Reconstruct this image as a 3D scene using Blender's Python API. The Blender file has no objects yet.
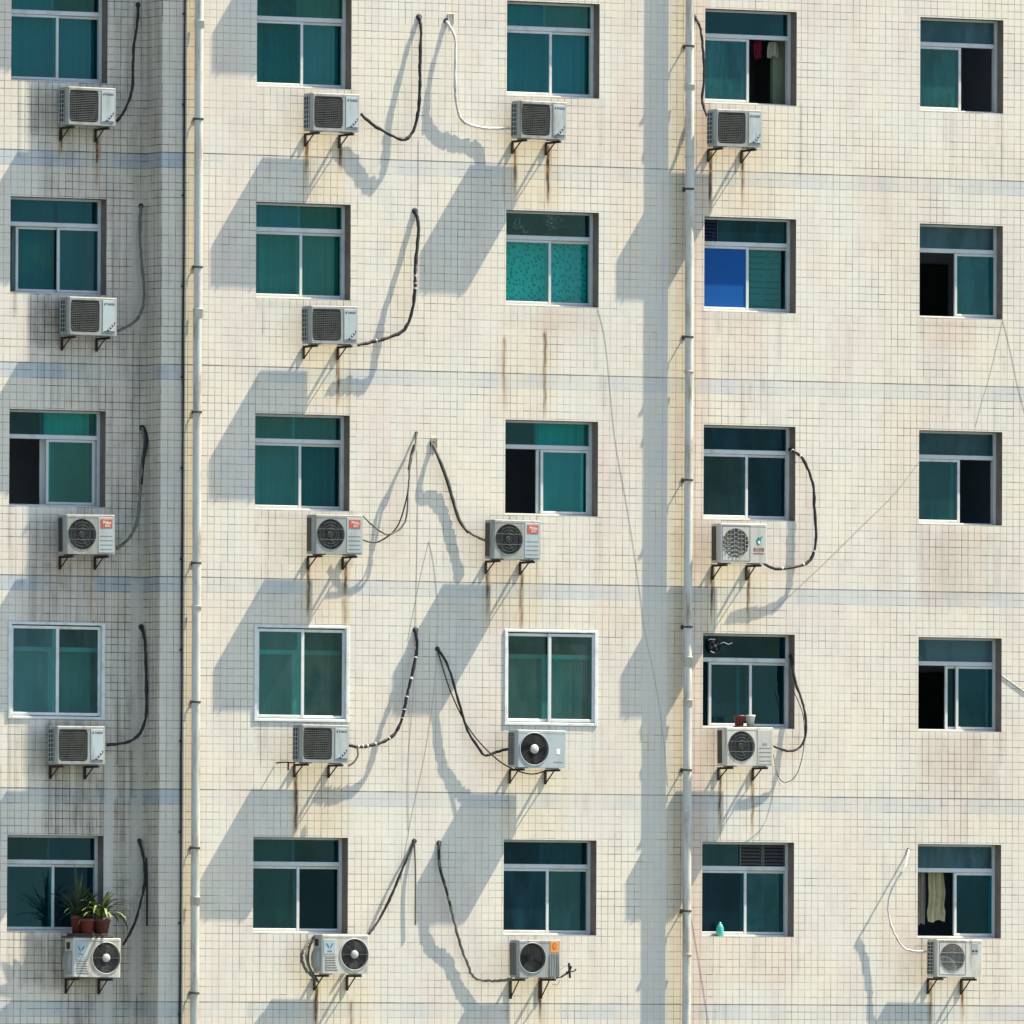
# Sunlit tiled apartment facade with air conditioners.  Units: metres; the main wall face is the plane y = 0,
# the street side is -y, x runs along the wall, z is up.
import bpy, math, random
import numpy as np
from mathutils import Vector, Matrix
random.seed(7); RNG = np.random.RandomState(11)
scene = bpy.context.scene
COL = scene.collection

# ------------------------------------------------------------------ camera (solved from the window grid)
YAW, PITCH, ROLL = 0.479965544, 0.0350462889, 0.00396552955
CAM = np.array([-91.2844294, -175.234649, -6.91227548]); FPX = 14822.4
_cy, _sy, _cp, _sp = math.cos(YAW), math.sin(YAW), math.cos(PITCH), math.sin(PITCH)
_F = np.array([_sy*_cp, _cy*_cp, _sp]); _r = np.array([_cy, -_sy, 0.0]); _u = np.cross(_r, _F)
_R = _r*math.cos(ROLL) + _u*math.sin(ROLL); _U = _u*math.cos(ROLL) - _r*math.sin(ROLL)
def at(u, v, y=0.0):
    "survey: the point of the vertical plane y seen at photo pixel (u, v)"
    d = _F*FPX + _R*(u-512) - _U*(v-512)
    p = CAM + d*((y-CAM[1])/d[1])
    return Vector(p)
cam_d = bpy.data.cameras.new('camera'); cam = bpy.data.objects.new('camera', cam_d); COL.objects.link(cam)
M = Matrix((( _R[0], _U[0], -_F[0], CAM[0]), (_R[1], _U[1], -_F[1], CAM[1]), (_R[2], _U[2], -_F[2], CAM[2]), (0,0,0,1)))
cam.matrix_world = M
cam_d.sensor_width = 36; cam_d.lens = FPX/1024*36; cam_d.clip_end = 3000; cam_d.clip_start = 1
scene.camera = cam

# ------------------------------------------------------------------ light
SX, SZ = 3.1, 4.95                       # towards the sun: (SX, -1, SZ)
sdir = Vector((SX, -1, SZ)).normalized()
elev = math.asin(sdir.z); azim = math.atan2(sdir.x, sdir.y)
w = bpy.data.worlds.new('World'); scene.world = w; w.use_nodes = True
nt = w.node_tree; bg = nt.nodes['Background']
sky = nt.nodes.new('ShaderNodeTexSky'); sky.sky_type = 'NISHITA'; sky.sun_disc = False
sky.sun_elevation = elev; sky.sun_rotation = azim; sky.air_density = 1.2; sky.dust_density = 0.8; sky.ozone_density = 0.9
nt.links.new(sky.outputs[0], bg.inputs[0]); bg.inputs[1].default_value = 0.09
sl = bpy.data.lights.new('sun', 'SUN'); sun = bpy.data.objects.new('sun', sl); COL.objects.link(sun)
sl.energy = 5.0; sl.angle = math.radians(0.5); sl.color = (1.0, 0.87, 0.665)
sun.rotation_euler = (-sdir).to_track_quat('-Z', 'Y').to_euler(); sun.location = (60, -20, 100)
scene.view_settings.view_transform = 'Standard'; scene.view_settings.look = 'None'
scene.view_settings.exposure = 1.33; scene.view_settings.gamma = 1.0
scene.cycles.max_bounces = 8; scene.cycles.transparent_max_bounces = 12

# ------------------------------------------------------------------ node helper
class NT:
    def __init__(s, name):
        s.m = bpy.data.materials.new(name); s.m.use_nodes = True
        s.t = s.m.node_tree; s.p = s.t.nodes['Principled BSDF']; s.out = s.t.nodes['Material Output']
    def n(s, typ, ins=None, **kw):
        nd = s.t.nodes.new(typ)
        for k, v in kw.items(): setattr(nd, k, v)
        for k, v in (ins or {}).items(): s.set(nd.inputs[k], v)
        return nd
    def set(s, sock, v):
        if isinstance(v, bpy.types.NodeSocket): s.t.links.new(v, sock)
        elif isinstance(v, bpy.types.Node): s.t.links.new(v.outputs[0], sock)
        else:
            if sock.type == 'RGBA' and len(v) == 3: v = (*v, 1)
            sock.default_value = v
    def math(s, op, a, b=None, c=None, clamp=False):
        nd = s.t.nodes.new('ShaderNodeMath'); nd.operation = op; nd.use_clamp = clamp
        for i, v in enumerate((a, b, c)):
            if v is not None: s.set(nd.inputs[i], v)
        return nd.outputs[0]
    def mix(s, fac, a, b, blend='MIX'):
        nd = s.t.nodes.new('ShaderNodeMix'); nd.data_type = 'RGBA'; nd.blend_type = blend
        s.set(nd.inputs[0], fac); s.set(nd.inputs[6], a); s.set(nd.inputs[7], b)
        return nd.outputs[2]
    def ramp(s, fac, lo, hi, a=0.0, b=1.0):
        nd = s.t.nodes.new('ShaderNodeMapRange'); nd.interpolation_type = 'SMOOTHSTEP'
        s.set(nd.inputs[0], fac)
        for i, v in zip((1, 2, 3, 4), (lo, hi, a, b)): s.set(nd.inputs[i], v)
        return nd.outputs[0]
    def noise(s, vec, scale, detail=3.0, rough=.55, dist=0.0):
        nd = s.n('ShaderNodeTexNoise', {'Vector': vec, 'Scale': scale, 'Detail': detail, 'Roughness': rough, 'Distortion': dist})
        return nd.outputs[0]
    def comb(s, x, y, z):
        return s.n('ShaderNodeCombineXYZ', {0: x, 1: y, 2: z}).outputs[0]
    def white(s, vec):
        return s.n('ShaderNodeTexWhiteNoise', {'Vector': vec}, noise_dimensions='3D').outputs[0]
    def scalev(s, vec, sc):
        return s.n('ShaderNodeVectorMath', {0: vec, 1: sc}, operation='MULTIPLY').outputs[0]

def simple(name, col, rough=.5, metal=0.0, vary=.12, scale=14.0, dirt=0.0, dirtcol=(.12,.10,.07), spec=.4, streak=False, bump=0.0):
    m = NT(name); tc = m.n('ShaderNodeTexCoord').outputs['Object']; oi = m.n('ShaderNodeObjectInfo')
    off = m.n('ShaderNodeVectorMath', {0: tc, 1: m.comb(m.math('MULTIPLY', oi.outputs['Random'], 37.0), 0.0, m.math('MULTIPLY', oi.outputs['Random'], 11.0))}, operation='ADD').outputs[0]
    n1 = m.noise(off, scale, 4)
    c = m.mix(1.0, col, m.comb(*[m.math('MULTIPLY_ADD', n1, 2*vary, 1-vary)]*3), 'MULTIPLY')
    rnd = m.math('MULTIPLY_ADD', oi.outputs['Random'], .16, .92)
    c = m.mix(1.0, c, m.comb(rnd, rnd, rnd), 'MULTIPLY')
    if dirt > 0:
        n2 = m.noise(m.scalev(off, (9, 9, 1.6) if streak else (5, 5, 5)), 1.0, 5, .65)
        f = m.math('MULTIPLY', m.ramp(n2, .42, .78), m.math('MULTIPLY_ADD', oi.outputs['Random'], dirt, dirt*.6), clamp=True)
        c = m.mix(f, c, dirtcol)
    m.set(m.p.inputs['Base Color'], c); m.p.inputs['Roughness'].default_value = rough
    m.p.inputs['Metallic'].default_value = metal; m.p.inputs['Specular IOR Level'].default_value = spec
    if bump:
        b = m.n('ShaderNodeBump', {'Height': m.noise(off, scale*2, 3), 'Strength': bump, 'Distance': .01}); m.set(m.p.inputs['Normal'], b)
    return m.m

# ------------------------------------------------------------------ wall material
PITCH_T = 0.10; ZJ = 4.6664; H0 = -3.894; FLOOR = 2.8
def wall_material(recess=False):
    m = NT('glazed_wall_tile_recess' if recess else 'glazed_wall_tile')
    tc = m.n('ShaderNodeTexCoord').outputs['Object']
    sep = m.n('ShaderNodeSeparateXYZ', {0: tc}); x, y, z = sep.outputs
    h = m.math('ADD', x, y)
    wob = m.math('MULTIPLY_ADD', m.noise(tc, 3.0, 2), .012, -.006)
    hh = m.math('DIVIDE', m.math('ADD', m.math('SUBTRACT', h, H0), wob), PITCH_T)
    zz = m.math('DIVIDE', m.math('ADD', m.math('SUBTRACT', z, ZJ), wob), PITCH_T)
    ih, iz = m.math('FLOOR', hh), m.math('FLOOR', zz)
    fh, fz = m.math('FRACT', hh), m.math('FRACT', zz)
    eh = m.math('SUBTRACT', .5, m.math('ABSOLUTE', m.math('SUBTRACT', fh, .5)))
    ez = m.math('SUBTRACT', .5, m.math('ABSOLUTE', m.math('SUBTRACT', fz, .5)))
    lh, lz = m.math('ROUND', hh), m.math('ROUND', zz)
    seg = lambda a, b, k: m.white(m.comb(a, b, k))
    rh = m.math('ADD', m.math('MULTIPLY_ADD', m.math('POWER', seg(lh, iz, 1.0), 2.0), .30, .20), m.math('MULTIPLY', seg(lh, m.math('FLOOR', m.math('DIVIDE', iz, 9.0)), 3.0), .42))
    rz = m.math('ADD', m.math('MULTIPLY_ADD', m.math('POWER', seg(ih, lz, 2.0), 2.0), .30, .20), m.math('MULTIPLY', seg(m.math('FLOOR', m.math('DIVIDE', ih, 5.0)), lz, 4.0), .46))
    big = m.noise(tc, .55, 4, .6)
    vis = m.math('ADD', m.ramp(big, .30, .62, .60, 1.05), m.ramp(m.noise(tc, 2.6, 5, .65), .42, .72, 0.0, .6))
    gh = m.math('MULTIPLY', m.ramp(eh, .025, .075, 1.0, 0.0), rh)
    gz = m.math('MULTIPLY', m.ramp(ez, .025, .075, 1.0, 0.0), rz)
    A = m.n('ShaderNodeVertexColor', layer_name='stain_a'); B = m.n('ShaderNodeVertexColor', layer_name='stain_b')
    sa = m.n('ShaderNodeSeparateColor', {0: A.outputs[0]}); sb = m.n('ShaderNodeSeparateColor', {0: B.outputs[0]})
    rust, grime, pink = sa.outputs; blue, yellow, smear = sb.outputs
    smear_n = m.math('MULTIPLY', smear, m.ramp(m.noise(m.scalev(tc, (5, 5, 1.5)), 1.0, 4), .30, .5), clamp=True)
    g = m.math('MULTIPLY', m.math('MAXIMUM', gh, gz), vis)
    g = m.math('MULTIPLY', g, m.math('SUBTRACT', 1.0, m.math('MULTIPLY', smear_n, .8)), clamp=True)
    # tile colour
    tr = seg(ih, iz, 7.0)
    base = m.mix(m.ramp(m.noise(tc, .9, 4), .35, .68), (.645,.607,.517), (.615,.602,.54))
    base = m.mix(m.math('MULTIPLY', m.ramp(m.noise(m.scalev(tc, (1.3, 1.3, .5)), 1.0, 4), .42, .70), .5), base, (.575,.49,.455))
    blot = m.math('MULTIPLY', m.ramp(m.noise(m.scalev(tc, (2.2, 2.2, 1.1)), 1.0, 6, .68), .46, .74), .30)
    base = m.mix(blot, base, (.43,.41,.385))
    pale = m.math('MULTIPLY', m.ramp(m.noise(m.scalev(tc, (3.1, 3.1, 1.7)), 1.0, 5, .6, .6), .58, .72), .35)
    base = m.mix(pale, base, (.66,.655,.63))
    val = m.math('MULTIPLY_ADD', tr, .034, .983)
    base = m.mix(1.0, base, m.comb(val, val, val), 'MULTIPLY')
    odd = m.math('GREATER_THAN', seg(ih, iz, 9.0), .965)
    base = m.mix(m.math('MULTIPLY', odd, .10), base, (.50,.47,.42))
    # painted blue course just under each floor joint
    k = m.math('MULTIPLY', m.math('FRACT', m.math('DIVIDE', m.math('SUBTRACT', ZJ + 28.0, z), FLOOR)), FLOOR)
    inb = m.math('MULTIPLY', m.ramp(k, .202, .212, 1.0, 0.0), m.ramp(m.noise(m.scalev(tc, (1.1, 1.1, .35)), 1.0, 3), .34, .62, .30, 1.05))
    pt = m.white(m.comb(m.math('FLOOR', m.math('DIVIDE', ih, 2.0)), m.math('FLOOR', m.math('DIVIDE', iz, 2.0)), 5.0))
    fb = m.math('MULTIPLY', m.math('MULTIPLY', inb, blue), m.math('MULTIPLY_ADD', pt, .28, .82), clamp=True)
    base = m.mix(fb, base, (.385,.445,.495))
    base = m.mix(m.math('MULTIPLY', yellow, .75), base, m.mix(1.0, base, (1.0,.88,.64), 'MULTIPLY'))
    base = m.mix(m.math('MULTIPLY', pink, .75), base, m.mix(1.0, base, (.97,.83,.78), 'MULTIPLY'))
    base = m.mix(m.math('MULTIPLY', smear_n, .75), base, (.53,.525,.49))
    c = m.mix(m.math('MULTIPLY', m.math('ADD', g, m.math('MULTIPLY', g, grime)), .88, clamp=True), base, (.13,.125,.11))
    # expansion joint
    jl = m.math('MAXIMUM', m.ramp(k, .007, .015, 1.0, 0.0), m.ramp(k, FLOOR-.004, FLOOR-.001, 0.0, 1.0))
    c = m.mix(m.math('MULTIPLY', jl, m.ramp(m.noise(m.scalev(tc, (2, 2, .1)), 1.0, 3), .25, .65, .40, .9)), c, (.08,.08,.078))
    # dirt running down
    st = m.noise(m.scalev(tc, (16, 16, .55)), 1.0, 5, .6)
    st2 = m.noise(m.scalev(tc, (6, 6, 3.0)), 1.0, 4, .6)
    gm = m.math('MULTIPLY', grime, m.math('ADD', m.ramp(st, .30, .70, .30, 1.1), m.ramp(st2, .42, .75, 0.0, .6)), clamp=True)
    amb = m.math('MULTIPLY', m.ramp(m.noise(m.scalev(tc, (9, 9, .35)), 1.0, 5, .62), .56, .86), .34)
    gm = m.math('MULTIPLY', m.math('MAXIMUM', gm, amb), m.math('SUBTRACT', 1.0, m.math('MULTIPLY', smear_n, .6)))
    c = m.mix(m.math('MULTIPLY', gm, .78), c, m.mix(1.0, c, (.33,.31,.275), 'MULTIPLY'))
    rs = m.math('MULTIPLY', rust, m.ramp(m.noise(m.scalev(tc, (55, 55, 4.0)), 1.0, 5, .7), .26, .58, .42, 1.25), clamp=True)
    c = m.mix(rs, c, m.mix(m.math('MAXIMUM', m.math('SUBTRACT', 1.0, m.math('MULTIPLY', rust, 1.1)), m.ramp(m.noise(tc, 9.0, 3), .40, .70)), (.035,.022,.013), (.27,.135,.04)))
    m.set(m.p.inputs['Base Color'], c)
    m.set(m.p.inputs['Roughness'], m.math('MULTIPLY_ADD', g, .4, .42)); m.p.inputs['Specular IOR Level'].default_value = .3
    # every tile sits at its own slight tilt; joints are a little deeper
    geo = m.n('ShaderNodeNewGeometry').outputs['Normal']
    tv = m.n('ShaderNodeTexWhiteNoise', {'Vector': m.comb(ih, iz, 12.0)}, noise_dimensions='3D').outputs[1]
    tilt = m.scalev(m.n('ShaderNodeVectorMath', {0: tv, 1: (.5,.5,.5)}, operation='SUBTRACT').outputs[0], (.011,.011,.008))
    nrm = m.n('ShaderNodeVectorMath', {0: m.n('ShaderNodeVectorMath', {0: geo, 1: tilt}, operation='ADD').outputs[0]}, operation='NORMALIZE').outputs[0]
    hgt = m.math('SUBTRACT', m.math('MULTIPLY', m.noise(tc, 2.2, 3), .35), m.math('MULTIPLY', g, .12))
    bp = m.n('ShaderNodeBump', {'Height': hgt, 'Strength': .22, 'Distance': .012, 'Normal': nrm})
    m.set(m.p.inputs['Normal'], bp)
    return m.m
MAT = {}
MAT['tile'] = wall_material()
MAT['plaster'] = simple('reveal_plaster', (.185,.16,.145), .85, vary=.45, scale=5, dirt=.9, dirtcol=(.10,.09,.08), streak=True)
MAT['soffit'] = simple('painted_shade_soffit', (.055,.05,.045), .9, vary=.3, scale=6)  # near-black plaster colour paints in the shade under each window head
MAT['sill'] = simple('sill_mortar', (.58,.52,.42), .8, vary=.2, scale=10, dirt=.3)
MAT['roof'] = simple('roof_concrete', (.3,.29,.27), .9)
MAT['room'] = simple('room_paint', (.40,.43,.48), .9)
MAT['room_b'] = simple('room_paint_blue_grey', (.26,.31,.38), .9)
MAT['room_c'] = simple('room_paint_dull', (.20,.20,.20), .9)
MAT['door'] = simple('dark_inner_door', (.03,.028,.028), .6)
MAT['room_pale'] = simple('room_paint_pale_green', (.22,.28,.20), .8)
MAT['alu'] = simple('anodised_aluminium', (.49,.535,.555), .5, vary=.14, scale=5, dirt=.5, dirtcol=(.26,.25,.225), spec=.5)
MAT['white_frame'] = simple('white_plastic_frame', (.60,.64,.65), .45, vary=.10, scale=5, dirt=.45, dirtcol=(.28,.26,.22))
MAT['rubber'] = simple('black_rubber', (.03,.03,.032), .6)
MAT['blue_panel'] = simple('blue_board', (.0006,.068,.27), .6, vary=.06, scale=3, spec=.15)
MAT['casing'] = simple('ac_painted_steel', (.285,.305,.30), .45, vary=.10, scale=7, dirt=.75, dirtcol=(.155,.13,.085), streak=True)
MAT['casing_w'] = simple('ac_painted_steel_white', (.46,.465,.435), .45, vary=.07, scale=7, dirt=.65, dirtcol=(.24,.205,.14), streak=True)
MAT['panel'] = simple('ac_service_panel', (.37,.43,.455), .4, vary=.06, scale=7, dirt=.55, dirtcol=(.20,.18,.135), streak=True)
MAT['dark'] = simple('ac_dark_cavity', (.025,.028,.028), .7)
MAT['mesh_dark'] = simple('ac_dusty_mesh', (.105,.112,.108), .8, vary=.3, scale=16)
MAT['wire_m'] = simple('ac_dark_mesh_wire', (.07,.076,.075), .7)
MAT['mesh_grey'] = simple('ac_grey_mesh', (.135,.14,.13), .8, vary=.2, scale=16)
MAT['wire'] = simple('ac_grey_wire', (.085,.09,.088), .5)
MAT['wire_l'] = simple('ac_pale_wire', (.215,.225,.215), .5)
MAT['blade'] = simple('ac_fan_blade', (.030,.038,.038), .45)
MAT['blade_d'] = simple('ac_fan_blade_dark', (.028,.030,.032), .45)
MAT['hub'] = simple('ac_fan_hub', (.40,.41,.41), .45)
MAT['coil'] = simple('ac_coil_fins', (.02,.03,.032), .5)
MAT['iron'] = simple('rusty_bracket_iron', (.018,.015,.013), .85, vary=.4, scale=25, dirt=.5, dirtcol=(.05,.022,.012))
MAT['ink'] = simple('dark_blue_ink', (.02,.03,.07), .5)
MAT['ink_b'] = simple('blue_ink', (.03,.16,.34), .5)
MAT['ink_t'] = simple('teal_ink', (.01,.20,.24), .5)
MAT['ink_r'] = simple('dark_red_ink', (.26,.02,.04), .5)
MAT['ink_g'] = simple('grey_ink', (.30,.33,.34), .5)
MAT['red'] = simple('faded_red_badge', (.42,.085,.05), .5, vary=.1)
MAT['orange'] = simple('orange_badge', (.60,.24,.05), .5, vary=.1)
MAT['white'] = simple('white_ink', (.75,.75,.73), .5)
MAT['pvc'] = simple('white_pvc_pipe', (.47,.48,.455), .4, vary=.12, scale=3, dirt=.75, dirtcol=(.24,.205,.15), streak=True)
MAT['clamp'] = simple('rusted_clamp_steel', (.05,.04,.03), .7, vary=.4, scale=30)
MAT['hose_k'] = simple('black_hose_foam', (.012,.013,.015), .6, vary=.3, scale=20)
MAT['hose_g'] = simple('grey_hose_foam', (.13,.13,.12), .8, vary=.35, scale=16, dirt=.6, dirtcol=(.03,.03,.03))
MAT['hose_w'] = simple('white_hose_tape', (.55,.55,.54), .6, vary=.2, scale=12, dirt=.5, dirtcol=(.14,.13,.12))
MAT['wire_th'] = simple('thin_grey_wire', (.40,.38,.33), .6)
MAT['string'] = simple('reddish_string', (.24,.13,.10), .7)
MAT['terracotta'] = simple('red_plastic_pot', (.11,.024,.02), .5, vary=.2)
MAT['pot_b'] = simple('brown_plastic_pot', (.085,.03,.022), .5, vary=.2)
MAT['soil'] = simple('soil', (.03,.022,.015), .9)
MAT['leaf_d'] = simple('dark_green_leaf', (.018,.04,.018), .45, vary=.3)
MAT['leaf_l'] = simple('pale_striped_leaf', (.20,.26,.09), .4, vary=.35, scale=30)
MAT['wood'] = simple('weathered_board', (.05,.04,.035), .8, vary=.3)
MAT['bottle'] = simple('teal_bottle', (.06,.40,.37), .35)
MAT['cloth_r'] = simple('crimson_cloth', (.22,.008,.035), .8)
MAT['cloth_w'] = simple('pale_cloth', (.36,.37,.33), .8)
MAT['cloth_y'] = simple('pale_olive_cloth', (.36,.35,.22), .8, vary=.35, scale=9, dirt=.5, dirtcol=(.08,.07,.06))
MAT['cloth_g'] = simple('dull_grey_cloth', (.24,.23,.20), .8, vary=.2, scale=8)
MAT['ground'] = simple('asphalt_and_concrete', (.13,.15,.145), .9, vary=.2, scale=.3)

def glass(name, tint, dust=.06, dustcol=(.05,.14,.15), gloss=.055, frost=False, scratch=False):
    m = NT(name); tc = m.n('ShaderNodeTexCoord').outputs['Object']
    tr = m.n('ShaderNodeBsdfTransparent', {0: tint})
    df = m.n('ShaderNodeBsdfDiffuse', {0: dustcol})
    n1 = m.noise(m.scalev(tc, (3, 3, 1.6)), 1.0, 4)
    oi = m.n('ShaderNodeObjectInfo').outputs['Random']; geo = m.n('ShaderNodeNewGeometry').outputs['Position']
    n1 = m.noise(m.scalev(geo, (3.4, 3.4, 1.3)), 1.0, 5, .65); n2 = m.noise(m.scalev(geo, (14, 14, 1.0)), 1.0, 4, .6)
    f = m.math('MULTIPLY', m.math('ADD', m.ramp(n1, .3, .7, .35, 1.4), m.ramp(n2, .5, .8, 0.0, .6)), m.math('MULTIPLY_ADD', oi, dust*1.5, dust*.45))
    rv = m.math('MULTIPLY_ADD', m.white(m.comb(oi, oi, 2.0)), .30, .78)
    m.set(tr.inputs[0], m.mix(1.0, tint, m.comb(m.math('MULTIPLY_ADD', oi, .7, .5), rv, m.math('MULTIPLY_ADD', oi, .12, m.math('MULTIPLY', rv, .94))), 'MULTIPLY'))
    tlt = m.n('ShaderNodeTexWhiteNoise', {'Vector': m.comb(oi, 3.0, oi)}, noise_dimensions='3D').outputs[1]
    gn = m.n('ShaderNodeNewGeometry').outputs['Normal']
    pn = m.n('ShaderNodeVectorMath', {0: m.n('ShaderNodeVectorMath', {0: gn, 1: m.scalev(m.n('ShaderNodeVectorMath', {0: tlt, 1: (.5,.5,.5)}, operation='SUBTRACT').outputs[0], (.12,0,.10))}, operation='ADD').outputs[0]}, operation='NORMALIZE').outputs[0]
    if scratch:
        v = m.noise(m.scalev(tc, (5, 5, 7)), 1.6, 3, .6, 2.2)
        line = m.ramp(m.math('ABSOLUTE', m.math('SUBTRACT', v, .56)), .004, .016, 1.0, 0.0)
        line = m.math('MULTIPLY', line, m.ramp(m.noise(tc, 4.0, 2), .5, .6))
        f = m.math('MAXIMUM', f, m.math('MULTIPLY', line, .8))
        m.set(df.inputs[0], m.mix(line, dustcol, (.42,.48,.50)))
    s1 = m.n('ShaderNodeMixShader', {0: f, 1: tr.outputs[0], 2: df.outputs[0]})
    bp = m.n('ShaderNodeBump', {'Height': m.noise(tc, 2.5, 2), 'Strength': .10, 'Distance': .02, 'Normal': pn})
    gl = m.n('ShaderNodeBsdfGlossy', {'Color': (.24,.58,.70), 'Roughness': .30 if frost else .03, 'Normal': bp})
    s2 = m.n('ShaderNodeMixShader', {0: gloss, 1: s1.outputs[0], 2: gl.outputs[0]})
    m.set(m.out.inputs['Surface'], s2.outputs[0]); return m.m
MAT['g'] = glass('teal_tinted_glass', (.04,.47,.485), dust=.05, dustcol=(.01,.10,.12))
MAT['gb'] = glass('bright_teal_glass', (.045,.66,.63), dust=.10, dustcol=(.02,.20,.20))
MAT['gd'] = glass('dark_teal_glass', (.04,.36,.42), dust=.16, dustcol=(.015,.075,.09), gloss=.04)
MAT['gn'] = glass('dark_blue_grey_glass', (.08,.30,.38), dust=.24, dustcol=(.010,.042,.066), gloss=.035)
MAT['gw'] = glass('pale_grey_green_glass', (.26,.60,.57), dust=.16, dustcol=(.10,.16,.155), gloss=.06)
MAT['gt'] = glass('mid_teal_glass', (.03,.42,.5), dust=.34, dustcol=(.016,.088,.10), gloss=.04)
MAT['gf'] = glass('frosted_blue_grey_glass', (.3,.45,.5), dust=.6, dustcol=(.05,.085,.105), gloss=.05, frost=True)
MAT['gs'] = glass('scratched_dark_glass', (.06,.30,.35), dust=.12, dustcol=(.02,.05,.07), scratch=True, gloss=.05)

def fabric(name, col, pattern=None):
    m = NT(name); tc = m.n('ShaderNodeTexCoord').outputs['Object']
    c = m.mix(m.noise(m.scalev(tc, (9, 9, 1)), 1.0, 3), m.comb(*[.8*v for v in col]), col)
    if pattern == 'dots':
        sp = m.n('ShaderNodeSeparateXYZ', {0: tc}); xz = m.comb(m.math('ADD', sp.outputs[0], m.math('MULTIPLY', sp.outputs[2], .4)), m.math('MULTIPLY', sp.outputs[2], .75), 0.0)
        vo = m.n('ShaderNodeTexVoronoi', {'Vector': xz, 'Scale': 17.0, 'Randomness': .9}, voronoi_dimensions='2D')
        c = m.mix(m.ramp(vo.outputs['Distance'], .14, .34, .75, 0.0), c, (.05,.06,.09))
    if pattern == 'brick':
        sp = m.n('ShaderNodeSeparateXYZ', {0: tc})
        row = m.math('FRACT', m.math('MULTIPLY', sp.outputs[2], 12.0))
        c = m.mix(m.math('MULTIPLY', m.ramp(row, .72, .9), m.ramp(m.noise(tc, 9.0, 2), .35, .55)), c, (.08,.09,.10))
    m.set(m.p.inputs['Base Color'], c); m.p.inputs['Roughness'].default_value = .9; return m.m
MAT['cur_w'] = fabric('white_curtain', (.50,.50,.49)); MAT['cur_m'] = fabric('grey_curtain', (.40,.41,.41))
MAT['cur_d'] = fabric('dark_curtain', (.20,.22,.23)); MAT['cur_p'] = fabric('spotted_curtain', (.72,.74,.70), 'dots')
MAT['cur_b'] = fabric('striped_blind', (.70,.74,.73), 'brick'); MAT['cur_b2'] = fabric('bright_curtain', (.88,.88,.86))
MAT['cur_y'] = fabric('beige_curtain', (.62,.55,.44))

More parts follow.
